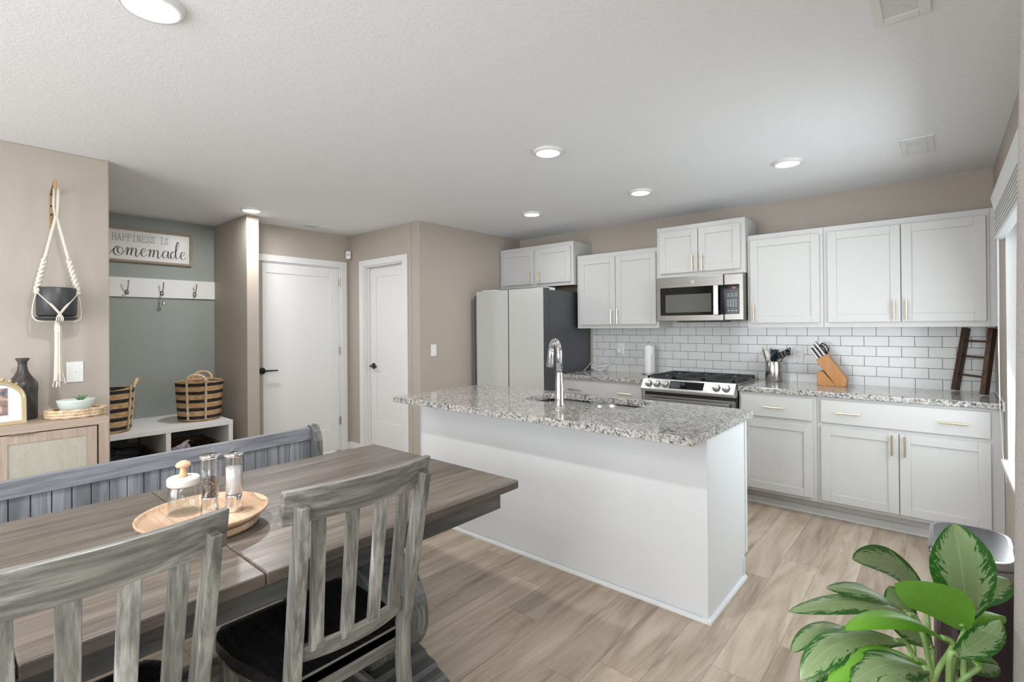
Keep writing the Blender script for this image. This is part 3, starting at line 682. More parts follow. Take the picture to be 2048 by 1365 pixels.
bm = BM(); box(bm, RX0+.035, RX1-.035, 4.028, 4.046, .735, .775); box(bm, RX0+.05, RX0+.08, 4.045, 4.086, .742, .768); box(bm, RX1-.08, RX1-.05, 4.045, 4.086, .742, .768); obj('oven_handle', bm, M['steel'], dr, bevel=.005)
bm = BM(); box(bm, RX0+.006, RX1-.006, 4.09, 4.146, .03, .232); obj('drawer', bm, M['steel'], t, bevel=.004)
for k in range(3):
    x0 = RX0+.02+k*.2455; x1 = x0+.240; bm = BM(); z0, z1 = .938, .953
    for (a, b_, c, d_) in ((x0, x0+.016, 4.135, 4.705), (x1-.016, x1, 4.135, 4.705), (x0, x1, 4.135, 4.152), (x0, x1, 4.69, 4.705), (x0, x1, 4.415, 4.430)): box(bm, a, b_, c, d_, z0, z1)
    for y in (4.20, 4.265, 4.33, 4.48, 4.545, 4.61): box(bm, x0+.012, x0+.085, y, y+.010, z0, z1+.001); box(bm, x1-.085, x1-.012, y, y+.010, z0, z1+.001)
    for y0, y1 in ((4.15, 4.24), (4.33, 4.42), (4.43, 4.50), (4.61, 4.69)): box(bm, (x0+x1)/2-.005, (x0+x1)/2+.005, y0, y1, z0, z1+.001)
    for xx in (x0+.002, x1-.016):
        for y in (4.137, 4.69): box(bm, xx, xx+.014, y, y+.014, .925, z0)
    obj('grate', bm, M['iron'], t, bevel=.002)
    for y in ((4.28, 4.56) if k != 1 else (4.42,)):
        bm = BM(); lathe(bm, [(0, .936), (.034, .936), (.038, .932), (.038, .926), (.05, .9255)], ((x0+x1)/2, y, 0), 28); obj('burner_cap', bm, M['black'], t)

# ---------------------------------------------------------------- microwave
t = thing('microwave', 'stainless over-the-range microwave with black glass door', 'microwave', (-1.609, YW-.012, 1.425))
MX0, MX1, MY = -1.975, -1.2275, 4.330
bm = BM(); box(bm, MX0+.003, MX1-.001, MY+.035, YW-.0095, 1.428, 1.8175); obj('microwave_body', bm, M['steel_dark'], t, bevel=.003)
bm = BM(); box(bm, MX0, -1.3835, MY, MY+.034, 1.428, 1.817); dr = obj('door', bm, M['steel_dark'], t, bevel=.004)
bm = BM(); box(bm, -1.3815, MX1, MY, MY+.034, 1.428, 1.817); cp = obj('control_side', bm, M['steel_dark'], t, bevel=.008, seg=4)
bm = BM(); prism(bm, rrect(-1.937, -1.384, 1.478, 1.727, .008, 3), 1, MY-.0015, MY+.004); obj('door_glass', bm, M['blackgl'], dr)
bm = BM(); prism(bm, rrect(-1.888, -1.484, 1.504, 1.662, .004, 3), 1, MY-.0022, MY); obj('door_window', bm, M['winglass'], dr)
bm = BM(); prism(bm, rrect(-1.381, -1.257, 1.480, 1.727, .008, 3), 1, MY-.0015, MY+.004); obj('control_glass', bm, M['blackgl'], cp)
bm = BM(); prism(bm, rrect(-1.455, -1.415, 1.475, 1.725, .006, 3), 1, MY-.045, MY-.030); box(bm, -1.448, -1.422, MY-.031, MY, 1.490, 1.515); box(bm, -1.448, -1.422, MY-.031, MY, 1.690, 1.715); obj('door_handle', bm, M['steelv'], dr, bevel=.004, seg=3)
bm = BM()
for r_, z in enumerate((1.645, 1.628)):
    for k in range(3): box(bm, -1.352+k*.030, -1.334+k*.030, MY-.0024, MY-.001, z, z+.004)
for r_ in range(4):
    for k in range(4): box(bm, -1.352+k*.021, -1.342+k*.021, MY-.0024, MY-.001, 1.592-r_*.016, 1.599-r_*.016)
for k in range(3): box(bm, -1.352+k*.030, -1.334+k*.030, MY-.0024, MY-.001, 1.506, 1.512)
obj('keypad_print', bm, M['print'], cp)
# clock digits on the display read 8:11
bm = BM()
def seg7(bm, x, z, on, s=.005):
    S = {'a': (0, 2, 1, 2), 'b': (1, 1, 1, 2), 'c': (1, 0, 1, 1), 'd': (0, 0, 1, 0), 'e': (0, 0, 0, 1), 'f': (0, 1, 0, 2), 'g': (0, 1, 1, 1)}
    for k in on:
        a, b_, c, d_ = S[k]; box(bm, x+a*s-.0006, x+c*s+.0006, MY-.0024, MY-.001, z+b_*s-.0006, z+d_*s+.0006)
seg7(bm, -1.308, 1.694, 'abcdefg'); seg7(bm, -1.298, 1.694, 'bc'); seg7(bm, -1.289, 1.694, 'bc'); obj('clock_digits', bm, M['led'], cp)
# round badge above the door glass
bm = BM(); cyl(bm, (-1.640, MY+.001, 1.768), (-1.640, MY-.0025, 1.768), .0165, n=28); bd = obj('badge', bm, M['steel_dark'], dr)
bm = BM(); tube(bm, [(-1.640+.0155*math.cos(a), MY-.0028, 1.768+.0155*math.sin(a)) for a in [2*PI*i/32 for i in range(32)]], .0011, 6, closed=True)
tube(bm, spline([(-1.634, MY-.0028, 1.774), (-1.642, MY-.0028, 1.777), (-1.648, MY-.0028, 1.768), (-1.642, MY-.0028, 1.759), (-1.634, MY-.0028, 1.764), (-1.638, MY-.0028, 1.769), (-1.646, MY-.0028, 1.763)], 5), .0010, 6)
tube(bm, spline([(-1.640, MY-.0028, 1.770), (-1.632, MY-.0028, 1.776), (-1.633, MY-.0028, 1.762), (-1.626, MY-.0028, 1.767)], 5), .0010, 6); obj('emblem', bm, M['plastic'], dr)
bm = BM(); box(bm, -1.80, -1.42, MY+.05, MY+.30, 1.418, 1.4275); obj('underside_vent', bm, M['black'], t)

# ---------------------------------------------------------------- fridge
t = thing('refrigerator', 'tall fridge with pale flat doors and dark grey sides', 'fridge', (-3.38, 4.35, 0))
bm = BM(); box(bm, -3.83, -2.933, 3.995, 4.735, .02, 1.752); obj('fridge_body', bm, M['greyfridge'], t, bevel=.004)
for x0, x1 in ((-3.832, -3.383), (-3.371, -2.931)):
    for z0, z1 in ((.715, 1.771), (.05, .705)):
        bm = BM(); box(bm, x0, x1, 3.888, 3.990, z0, z1); d = obj('door', bm, M['greyfridge'], t, bevel=.003)
        bm = BM(); box(bm, x0+.001, x1-.001, 3.880, 3.889, z0+.001, z1-.001); obj('door_panel', bm, M['fridge'], d, bevel=.002)
bm = BM(); box(bm, -3.80, -3.60, 3.93, 4.10, 1.753, 1.785); box(bm, -3.12, -2.97, 3.985, 4.14, 1.753, 1.782); obj('hinge_cover', bm, M['plastic'], t, bevel=.004)
bm = BM(); box(bm, XF+.002, XF+.030, 3.955, 4.5, 0, 1.735); o = obj('slim_dark_panel', bm, M['greyfridge'], None, bevel=.012, seg=4, origin=(XF+.015, 4.2, 0)); tag(o, 'slim dark grey upright panel between the wall and the fridge', 'folded board')  # plain dark slab filling the strip left of the fridge

# ---------------------------------------------------------------- outlets, switches, sensor
def plate(kind, name, label, p, axis, w_=.072, h_=.118, cat='outlet'):
    x, y, z = p; t = thing(name, label, cat, p)
    def B(bm, u0, u1, v0, v1, d0, d1):
        if axis == 'y': box(bm, x+u0, x+u1, y-d1, y-d0, z+v0, z+v1)
        else: box(bm, x+d0, x+d1, y+u0, y+u1, z+v0, z+v1)
    bm = BM(); B(bm, -w_/2, w_/2, -h_/2, h_/2, 0, .006); obj('cover_plate', bm, M['plastic'], t, bevel=.002)
    if kind == 'outlet':
        for s in (-1, 1):
            bm = BM(); B(bm, -.017, .017, s*.02-.014, s*.02+.014, .005, .008); r = obj('receptacle', bm, M['plastic'], t, bevel=.003)
            bm = BM(); B(bm, -.008, -.006, s*.02, s*.02+.008, .0078, .0084); B(bm, .005, .007, s*.02, s*.02+.008, .0078, .0084); B(bm, -.002, .002, s*.02-.009, s*.02-.005, .0078, .0084); obj('slots', bm, M['black'], r)
    else:
        bm = BM(); B(bm, -.0055, .0055, -.012, .012, .005, .008); B(bm, -.004, .004, .002, .010, .008, .018); obj('toggle', bm, M['plastic'], t, bevel=.001)
    return t
yb = YW-.0095
tA = plate('outlet', 'wall_outlet', 'white wall outlet with plug-in adapter on the tiles near the fridge', (-2.555, yb, 1.155), 'y')
bm = BM(); box(bm, -2.585, -2.545, yb-.045, yb-.009, 1.11, 1.155); o = obj('plug_adapter', bm, M['plastic'], None, bevel=.005, origin=(-2.565, yb-.02, 1.11)); tag(o, 'small white plug adapter in the outlet near the fridge', 'plug')
plate('outlet', 'wall_outlet', 'white wall outlet on the tiles between utensils and knife block', (-.915, yb, 1.14), 'y', .078, .125)
plate('outlet', 'wall_outlet', 'white wall outlet on the green wall under the mudroom bench', (XN+.001, 1.235, .405), 'x')
plate('switch', 'light_switch', 'white toggle light switch on the wall left of the fridge', (XF+.001, 3.36, 1.157), 'x', cat='light switch')
plate('switch', 'light_switch', 'white toggle light switch beside the hanging planter tassel', (XL+.001, .579, 1.139), 'x', .078, .122, cat='light switch')
t = thing('motion_sensor', 'small white motion sensor high in the hall corner between the doors', 'sensor', (XD+.03, 3.15, 2.18))
bm = BM(); prism(bm, rrect(-.028, .028, -.045, .045, .014, 4), 1, -.02, .02)
bmesh.ops.rotate(bm, verts=bm.verts, cent=(0, 0, 0), matrix=Matrix.Rotation(math.radians(45), 3, 'Z')); bmesh.ops.translate(bm, vec=(XD+.033, 3.147, 2.225), verts=bm.verts)
sb = obj('sensor_body', bm, M['plastic'], t, bevel=.006, seg=3)
bm = BM(); prism(bm, rrect(-.016, .016, -.012, .018, .006, 4), 1, -.023, -.018)
bmesh.ops.rotate(bm, verts=bm.verts, cent=(0, 0, 0), matrix=Matrix.Rotation(math.radians(45), 3, 'Z')); bmesh.ops.translate(bm, vec=(XD+.033, 3.147, 2.225), verts=bm.verts); obj('lens', bm, M['print'], t)

# ---------------------------------------------------------------- ceiling fixtures
def rlight(label, x, y, r, watts=None):
    t = thing('recessed_light', label, 'ceiling light', (x, y, H), 'recessed ceiling lights')
    bm = BM(); lathe(bm, [(r, H), (r, H-.006), (r*.93, H-.016), (r*.80, H-.018), (r*.79, H-.012), (r*.79, H-.001)], (x, y, 0), 48); obj('trim_ring', bm, M['white_paint'], t)
    bm = BM(); lathe(bm, [(0, H-.016), (r*.45, H-.0158), (r*.79, H-.0145)], (x, y, 0), 48); obj('diffuser', bm, M['lens'], t)
    l = D.lights.new('lamp', 'AREA'); l.shape = 'DISK'; l.size = r*1.5; l.energy = watts or LAMP_W; l.color = (1, .995, .985)
    o = D.objects.new('lamp', l); C.objects.link(o); o.location = (x, y, H-.021)
    return t
rlight('largest recessed ceiling light, cut by the top left frame edge', -1.945, .475, .096, 24)
rlight('recessed ceiling light above the middle of the island', -1.799, 2.445, .088)
rlight('rightmost recessed ceiling light, above the wide base cabinet', -.756, 3.656, .088)
rlight('recessed ceiling light in front of the microwave cabinet', -1.799, 3.67, .088)
rlight('recessed ceiling light in front of the fridge', -2.908, 3.69, .088, 4)
rlight('recessed ceiling light at the top of the wall stub by the mudroom', -4.648, 1.878, .088, 13)
rlight('unseen recessed light added as fill behind the camera over the far table end', -1.945, -1.35, .088, REAR_FILL_W)  # this and the next fixture are out of view, added as fill
rlight('unseen recessed light added as fill behind the camera near the dining window', -.50, -.75, .088, REAR_FILL_W)
def vent(label, x0, x1, y0, y1, dk):
    t = thing('ceiling_vent', label, 'vent', ((x0+x1)/2, (y0+y1)/2, H))
    bm = BM(); a, b_, c, d_ = dk
    box(bm, x0, a, y0, y1, H-.008, H); box(bm, b_, x1, y0, y1, H-.008, H); box(bm, a, b_, y0, c, H-.008, H); box(bm, a, b_, d_, y1, H-.008, H); obj('vent_frame', bm, M['white_paint'], t, bevel=.002)
    bm = BM(); n = max(4, int((d_-c)/.011)) if (d_-c) < (b_-a)*3 else max(4, int((b_-a)/.011))
    for k in range(n): y = c+(d_-c)*(k+.5)/n; box(bm, a, b_, y-.0018, y+.0022, H-.0065, H-.001)
    obj('louvers', bm, M['white_paint'], t); bm = BM(); box(bm, a, b_, c, d_, H-.0015, H-.0003); obj('duct_backing', bm, M['vent_dark'], t)
vent('white ceiling vent near the right corner above the base cabinets', -.178, -.025, 3.665, 4.02, (-.15, -.055, 3.73, 3.85))
vent('white ceiling return grille cut by the top right frame edge', -.172, -.018, 1.85, 2.205, (-.145, -.048, 1.88, 2.165))
vent('thin white ceiling vent above the hall door', -5.06, -4.87, 2.50, 2.85, (-5.02, -4.91, 2.53, 2.66))

# ---------------------------------------------------------------- counter items
t = thing('paper_towel_holder', 'upright paper towel roll on a metal holder left of the range', 'paper towel', (-2.175, 4.60, .914))
bm = BM(); cyl(bm, (-2.175, 4.60, .914), (-2.175, 4.60, .922), .075, n=32); obj('base', bm, M['steelv'], t, bevel=.002)
bm = BM(); cyl(bm, (-2.175, 4.60, .921), (-2.175, 4.60, 1.215), .006, n=12); lathe(bm, [(0, 1.235), (.012, 1.234), (.013, 1.215), (.008, 1.205)], (-2.175, 4.60, 0), 16); obj('post', bm, M['chrome'], t)
bm = BM(); lathe(bm, [(.02, .924), (.047, .924), (.049, .93), (.049, 1.19), (.047, 1.197), (.02, 1.197), (.02, .924)], (-2.175, 4.60, 0), 36); bm_ = bm; obj('paper_roll', bm, M['paper'], t)
bm = BM(); box(bm, -2.135, -2.132, 4.555, 4.585, .926, 1.12); obj('loose_sheet', bm, M['paper'], t)
bm = BM(); rnd = random.Random(3)
for k in range(5):
    c = Vector((-2.80+.02*rnd.random(), 4.66+.01*k, .94+.006*k)); r = .05+.015*rnd.random()
    pts = [c+Vector((math.cos(a)*r*1.4, math.sin(a)*r*.5, math.sin(a*2+k)*.012+.012*math.sin(a))) for a in [i*2*PI/20 for i in range(20)]]; tube(bm, pts, .003, 6, closed=True)
tube(bm, spline([(-2.83, 4.70, .95), (-2.88, 4.66, .99), (-2.885, 4.62, .96), (-2.90, 4.55, .918)], 6), .0025, 6)
tube(bm, spline([(-2.73, 4.66, .95), (-2.66, 4.70, 1.0), (-2.60, 4.725, 1.07), (-2.566, 4.712, 1.115)], 6), .0025, 6)
o = obj('charging_cable', bm, M['cable'], None, smooth=True, origin=(-2.8, 4.66, .914)); tag(o, 'tangled white charging cable on the counter beside the fridge', 'cable')

t = thing('utensil_crock', 'round stainless steel utensil crock on the counter right of the range', 'utensil holder', (-1.075, 4.625, .914))
UC = Vector((-1.075, 4.625, .914))
bm = BM(); lathe(bm, [(0, .001), (.064, .001), (.066, .004), (.066, .168), (.064, .171), (.0625, .168), (.0625, .01), (0, .008)], UC, 40); obj('crock_body', bm, M['steelv'], t)
def utensil(name, label, mt, fn):
    bm = BM(); fn(bm); o = obj(name, bm, mt, None, smooth=True, origin=UC+Vector((0, 0, .02))); tag(o, label, 'cooking utensil', 'utensils in the steel crock')
def U(dx, dy, dz): return UC+Vector((dx, dy, dz))
def pasta(bm):
    tube(bm, [U(.01, 0, .02), U(-.03, 0, .17), U(-.045, 0, .20)], [.005, .006, .008], 8)
    def f(u, v):
        a = (u-.5)*2; b_ = v; wd = .030*math.sin(PI*(.15+.75*b_))
        return U(-.045-.035*b_+a*wd*.85, -.015*math.cos(a*1.5), .195+.075*b_+a*wd*.35)
    n0 = len(bm.verts); grid(bm, f, 6, 6, uv=False)
    for k in range(5):
        q = U(-.10+.008*k, -.012, .235+.011*k-.004*abs(k-2)); tube(bm, [q+Vector((.02, 0, 0)), q, q+Vector((-.008, -.014, -.002))], [.004, .0035, .002], 6)
utensil('pasta_fork', 'cream pasta server leaning left in the utensil crock', M['utens_w'], pasta)
def ladle(bm):
    tube(bm, [U(-.01, .01, .02), U(.0, .01, .20)], .006, 8)
    prism_pts = [(-.02, .17), (.012, .17), (.03, .245), (.035, .262), (.012, .268), (-.018, .262), (-.022, .278), (-.026, .275)]
    A = [bm.verts.new(U(x, .012, z)) for x, z in prism_pts]; B = [bm.verts.new(U(x, .006, z)) for x, z in prism_pts]
    bm.faces.new(A); bm.faces.new(B[::-1])
    for i in range(len(A)): bm.faces.new((A[i], B[i], B[(i+1) % len(A)], A[(i+1) % len(A)]))
utensil('spatula', 'dark navy silicone spatula upright in the utensil crock', M['utens_n'], ladle)
def turner(bm):
    tube(bm, [U(.0, -.02, .02), U(.03, -.025, .20)], .006, 8)
    # slotted blade made of bars
    a = Vector((.112, 0, .052)).normalized(); nrm = Vector((-a.z, 0, a.x)); o_ = U(.02, -.03, .205)
    L = .125
    for k in range(5):
        s = -.022+k*.011; st = .012*abs(k-2)/2
        beam(bm, o_+a*(.0+st)+nrm*s, o_+a*(L-st*1.4)+nrm*s, .0072, .003, up=(0, 1, 0))
    for q in (.012, .04, .068, .096, .112): beam(bm, o_+a*q-nrm*.024, o_+a*q+nrm*.024, .009, .003, up=(0, 1, 0))
utensil('slotted_turner', 'black slotted turner leaning right in the utensil crock', M['utens_b'], turner)
def spoon(bm):
    tube(bm, [U(.01, .03, .02), U(.035, .035, .20)], .005, 8)
    bmesh.ops.create_uvsphere(bm, u_segments=16, v_segments=10, radius=1, matrix=Matrix.Translation(U(.05, .035, .235)) @ Matrix.Rotation(.5, 4, 'Y') @ Matrix.Diagonal((.034, .008, .040, 1)))
utensil('serving_spoon', 'cream spoon behind the black turner in the utensil crock', M['utens_w'], spoon)
def wh(bm):
    tube(bm, [U(-.02, .03, .02), U(-.03, .03, .19)], .006, 8)
    for k in range(4):
        a = k*PI/4; tube(bm, [U(-.03+math.cos(a)*.026*math.sin(PI*s), .03+math.sin(a)*.026*math.sin(PI*s), .19+.075*math.sin(PI*s/2)**.8) for s in [i/10 for i in range(11)]], .0012, 5)
utensil('whisk', 'thin wire whisk at the back of the utensil crock', M['brassdk'], wh)
def peel(bm):
    tube(bm, [U(.03, 0, .02), U(.06, 0, .18), U(.10, .0, .245)], [.004, .004, .003], 8); tube(bm, spline([U(.10, 0, .245), U(.125, 0, .27), U(.12, 0, .285), U(.10, 0, .262)], 4), .0045, 6)
utensil('tongs', 'navy tipped tongs farthest right in the utensil crock', M['utens_n'], peel)
def kn(bm): tube(bm, [U(-.03, -.02, .02), U(-.06, -.02, .20), U(-.078, -.02, .285)], [.004, .004, .0025], 6)
utensil('skewer', 'thin dark skewer farthest left in the utensil crock', M['utens_b'], kn)

# knife block
t = thing('knife_block', 'honey wood knife block filled with knives on the right counter', 'knife block', (-.65, 4.57, .914))
KX, KZ = -.745, .914
bm = BM(); prism(bm, [(KX, KZ), (KX+.13, KZ), (KX+.045, KZ+.105), (KX+.018, KZ+.115), (KX, KZ+.10)], 1, 4.515, 4.625); obj('block_foot', bm, M['block'], t, bevel=.003)
dirk = Vector((-.135, 0, .20)).normalized(); nk = Vector((.20, 0, .135)).normalized()
o_ = Vector((KX+.128, 0, KZ))
P4 = [o_, o_+Vector((.055, 0, 0)), o_+Vector((.098, 0, .022)), o_+Vector((.098, 0, .022))+dirk*.222, o_+dirk*.222+nk*.006]
P4 = [o_, o_+Vector((.060, 0, 0)), o_+nk*.088+dirk*.005, o_+nk*.088+dirk*.238, o_+dirk*.238]
bm = BM(); prism(bm, [(p.x, p.z) for p in P4], 1, 4.515, 4.625); obj('block_body', bm, M['block'], t, bevel=.003)
K = 0
for r_, (s, ys_) in enumerate(((.016, (4.53, 4.555, 4.58, 4.605)), (.042, (4.54, 4.57, 4.60)), (.068, (4.545, 4.58)))):
    for y in ys_:
        K += 1; a = o_+nk*s+dirk*.236; L = (.10, .115, .125)[r_]
        bm = BM(); beam(bm, Vector((a.x, y, a.z)), Vector((a.x, y, a.z))+dirk*L, .014, .017, up=(0, 1, 0), w1=(.015, .020)); 
        kk = obj('steak_knife' if r_ == 0 else 'kitchen_knife', bm, M['steel'], None, bevel=.004, seg=3, origin=(a.x, y, a.z))
        tag(kk, ('steel-handled steak knife in the lowest row of the knife block', 'steel-handled kitchen knife in the middle row of the knife block', 'long steel-handled kitchen knife in the top row of the knife block')[r_], 'knife', ('steak knives in the block', 'middle row knives in the block', 'top row knives in the block')[r_])
sc0 = o_+nk*.080+dirk*.236; bm = BM()
for s, dy in ((1, -.004), (-1, .004)):
    c = Vector((sc0.x, 4.60+dy, sc0.z))+dirk*.055+nk*(.012*s)
    tube(bm, [c+dirk*math.cos(a)*.036+nk*math.sin(a)*.019 for a in [i*2*PI/18 for i in range(18)]], .005, 8, closed=True)
beam(bm, Vector((sc0.x, 4.60, sc0.z)), Vector((sc0.x, 4.60, sc0.z))+dirk*.02, .014, .01, up=(0, 1, 0))
o = obj('scissors', bm, M['black'], None, smooth=True, origin=(sc0.x, 4.60, sc0.z)); tag(o, 'black-handled kitchen scissors standing in the knife block', 'scissors')

# decorative ladder
t = thing('decorative_ladder', 'small dark stained wooden ladder leaning in the counter corner', 'ladder', (.14, 4.6, .914))
LA, LB = (Vector((.066, 4.700, .914)), Vector((.128, 4.722, 1.356))), (Vector((.205, 4.490, .914)), Vector((.252, 4.56, 1.354)))
for a, b_ in (LA, LB):
    bm = BM(); beam(bm, a+Vector((0, 0, .008)), b_, .050, .028, up=(1, -.6, 0)); obj('stile', bm, M['ladder'], t, bevel=.002)
for s in (.27, .56, .80):
    p, q = LA[0].lerp(LA[1], s), LB[0].lerp(LB[1], s); bm = BM(); beam(bm, p, q, .014, .014); obj('rung', bm, M['ladder'], t, bevel=.002)

# ---------------------------------------------------------------- mudroom niche
t = thing('wall_sign', 'white framed HAPPINESS IS homemade sign on the green wall', 'sign', (XN+.02, 1.31, 2.02))
SG = (.905, 1.724, 2.014, 2.330)
bm = BM(); box(bm, XN+.002, XN+.02, SG[0]+.01, SG[1]-.01, SG[2]+.01, SG[3]-.01); obj('sign_face', bm, M['signwhite'], t)
bm = BM(); f = .022
for a, b_, c, d_ in ((SG[0], SG[0]+f, SG[2], SG[3]), (SG[1]-f, SG[1], SG[2], SG[3]), (SG[0]+f, SG[1]-f, SG[2], SG[2]+f), (SG[0]+f, SG[1]-f, SG[3]-f, SG[3])): box(bm, XN+.002, XN+.036, a, b_, c, d_)
obj('sign_frame', bm, M['signwood'], t, bevel=.002)
XS = XN+.0208
def ribbon(bm, pts, wfn, x=XS):
    n = len(pts); L = []; R = []
    for i, p in enumerate(pts):
        q0, q1 = pts[max(i-1, 0)], pts[min(i+1, n-1)]; dx, dy = q1[0]-q0[0], q1[1]-q0[1]; l = math.hypot(dx, dy) or 1
        wd = wfn(dx/l, dy/l)/2; nx, ny = -dy/l, dx/l
        L.append(bm.verts.new((x, p[0]+nx*wd, p[1]+ny*wd))); R.append(bm.verts.new((x, p[0]-nx*wd, p[1]-ny*wd)))
    for i in range(n-1):
        try: bm.faces.new((L[i], L[i+1], R[i+1], R[i]))
        except ValueError: pass
GL_ = {
 'H': [[(0, 0), (.3, 0)], [(.15, 0), (.15, 1)], [(0, 1), (.3, 1)], [(.6, 0), (.9, 0)], [(.75, 0), (.75, 1)], [(.6, 1), (.9, 1)], [(.15, .52), (.75, .52)]],
 'A': [[(0, 0), (.28, 0)], [(.62, 0), (.9, 0)], [(.14, 0), (.42, 1), (.48, 1), (.76, 0)], [(.26, .36), (.64, .36)]],
 'P': [[(.05, 0), (.42, 0)], [(.2, 0), (.2, 1)], [(.05, 1), (.6, 1), (.78, .93), (.84, .76), (.78, .58), (.6, .5), (.2, .5)]],
 'I': [[(.15, 0), (.75, 0)], [(.45, 0), (.45, 1)], [(.15, 1), (.75, 1)]],
 'N': [[(0, 0), (.3, 0)], [(.15, 0), (.15, 1)], [(0, 1), (.2, 1), (.73, 0), (.75, 0), (.75, 1)], [(.6, 1), (.9, 1)]],
 'E': [[(.82, .25), (.82, 0), (.05, 0)], [(.2, 0), (.2, 1)], [(.05, 1), (.8, 1), (.8, .76)], [(.2, .52), (.56, .52)], [(.56, .42), (.56, .62)]],
 'S': [[(.78, .75), (.74, .92), (.5, 1), (.26, .96), (.15, .8), (.22, .62), (.45, .52), (.68, .44), (.78, .26), (.7, .08), (.45, 0), (.22, .05), (.13, .24)], [(.78, .72), (.78, 1)], [(.13, .28), (.13, 0)]],
 ' ': []}
bm = BM(); y = 1.088; adv = .0385; hh = .060
for ch in 'HAPPINESS IS':
    for st in GL_[ch]: ribbon(bm, [(y+px*.036, 2.209+pz*hh) for px, pz in st], lambda a, b_: .0038)
    y += adv*(.95 if ch != ' ' else .9)
obj('lettering_happiness_is', bm, M['ink2'], t, solid=.0008)
# script word, strokes in letter units (x advance, y height: 0 base, 1 x-height)
def sc_letters():
    m_ = lambda x: [[(x, .75), (x+.15, 1), (x+.22, .85), (x+.12, 0)], [(x+.14, .25), (x+.35, .85), (x+.48, 1), (x+.55, .85), (x+.46, .0)], [(x+.48, .25), (x+.68, .85), (x+.82, 1), (x+.92, .8), (x+.88, .1), (x+.98, -.12), (x+1.12, .1), (x+1.25, .45)]]
    e_ = lambda x: [[(x, .4), (x+.25, .55), (x+.42, .85), (x+.3, 1.05), (x+.1, .85), (x+.02, .4), (x+.12, .05), (x+.32, -.02), (x+.55, .3)]]
    a_ = lambda x: [[(x+.5, .85), (x+.3, 1), (x+.08, .75), (x, .35), (x+.12, 0), (x+.32, .1), (x+.5, .8), (x+.55, .95)], [(x+.54, .95), (x+.50, .25), (x+.6, -.02), (x+.85, .35)]]
    S = []
    S += [[(-1.6, .2), (-1.3, 1.2), (-1.15, 2.0), (-1.25, 2.2), (-1.36, 1.8), (-1.36, 0)], [(-1.34, .3), (-1.1, .9), (-.95, 1), (-.86, .8), (-.86, .2), (-.7, 0), (-.5, .3), (-.30, .7)]]
    S += [[(.05, 1.1), (-.22, .75), (-.30, .3), (-.1, -.1), (.25, -.08), (.48, .3), (.42, .8), (.2, 1), (.05, .75), (.05, .35), (.25, .12), (.55, .35), (.75, .7)]]
    S += m_(.68); S += [[(p[0], p[1]) for p in s] for s in e_(2.0)]; S += m_(2.62); S += a_(3.95)
    S += [[(5.15, .85), (4.95, 1), (4.75, .7), (4.68, .35), (4.8, .0), (4.98, .12), (5.18, .8), (5.38, 1.6), (5.48, 2.25), (5.38, 2.35), (5.25, 1.9), (5.17, .9), (5.2, .15), (5.33, 0), (5.55, .35)]]
    S += e_(5.62)
    return S
bm = BM(); sx, sy = .0885, .070
def wcal(a, b_): return .0026+.0085*max(0, -b_)**1.3*(1 if True else 0)+.0015*max(0, b_)
for s in sc_letters():
    pts = [(1.125+p.x*sx, 2.078+p.y*sy) for p in spline([(q[0], q[1], 0) for q in s], 7)]; ribbon(bm, pts, wcal, XS+.0004)
obj('lettering_homemade', bm, M['ink'], t, solid=.0008)

t = thing('coat_rack', 'long white coat rack board with three hooks on the green wall', 'coat rack', (XN, 1.1, 1.70))
bm = BM(); box(bm, XN+.001, XN+.02, .201, 1.929, 1.694, 1.873); obj('rack_board', bm, M['white_paint'], t, bevel=.002)
for y in (.92, 1.195, 1.467, 1.745):
    bm = BM(); x = XN+.02
    lathe_pts = rrect(-.016, .016, -.03, .012, .012, 4); prism(bm, [(y+a, 1.745+b_) for a, b_ in lathe_pts], 0, x, x+.006)
    tube(bm, spline([(x+.006, y, 1.752), (x+.03, y, 1.765), (x+.05, y, 1.80), (x+.058, y, 1.832)], 5), .005, 8); tube(bm, spline([(x+.006, y, 1.735), (x+.025, y, 1.718), (x+.04, y, 1.722), (x+.042, y, 1.738)], 5), .0045, 8)
    bmesh.ops.create_uvsphere(bm, u_segments=10, v_segments=8, radius=.008, matrix=Matrix.Translation((x+.058, y, 1.834))); bmesh.ops.create_uvsphere(bm, u_segments=10, v_segments=8, radius=.007, matrix=Matrix.Translation((x+.042, y, 1.740)))
    obj('coat_hook', bm, M['nickel'], t, smooth=True)
t = thing('hanging_bell', 'small silver bell hanging from the middle coat hook', 'bell', (XN+.06, 1.472, 1.63))
bm = BM(); lathe(bm, [(.0, 1.695), (.006, 1.695), (.007, 1.66), (.012, 1.640), (.019, 1.628), (.017, 1.626), (0, 1.63)], (XN+.06, 1.472, 0), 20); obj('bell_body', bm, M['chrome'], t)
bm = BM(); tube(bm, [(XN+.06, 1.472, 1.694), (XN+.061, 1.469, 1.722)], .0015, 6); obj('cord', bm, M['cable'], t)

# mudroom bench with cubbies
t = thing('mudroom_bench', 'white built-in cubby bench in the mudroom niche', 'bench', (-5.3, 1.1, 0))
bm = BM(); box(bm, XN+.001, -4.93, .201, 1.820, .52, .56); obj('bench_top', bm, M['white_paint'], t, bevel=.002)
for y0, y1 in ((.201, .24), (1.298, 1.335), (1.783, 1.820)):
    bm = BM(); box(bm, XN+.001, -4.932, y0, y1, 0, .5205); obj('divider', bm, M['white_paint'], t, bevel=.002)
bm = BM(); box(bm, -4.99, -4.935, .24, 1.783, 0, .10); box(bm, XN+.001, -4.95, .24, 1.298, .10, .115); box(bm, XN+.001, -4.95, 1.335, 1.783, .10, .115); obj('cubby_floor', bm, M['white_paint'], t)

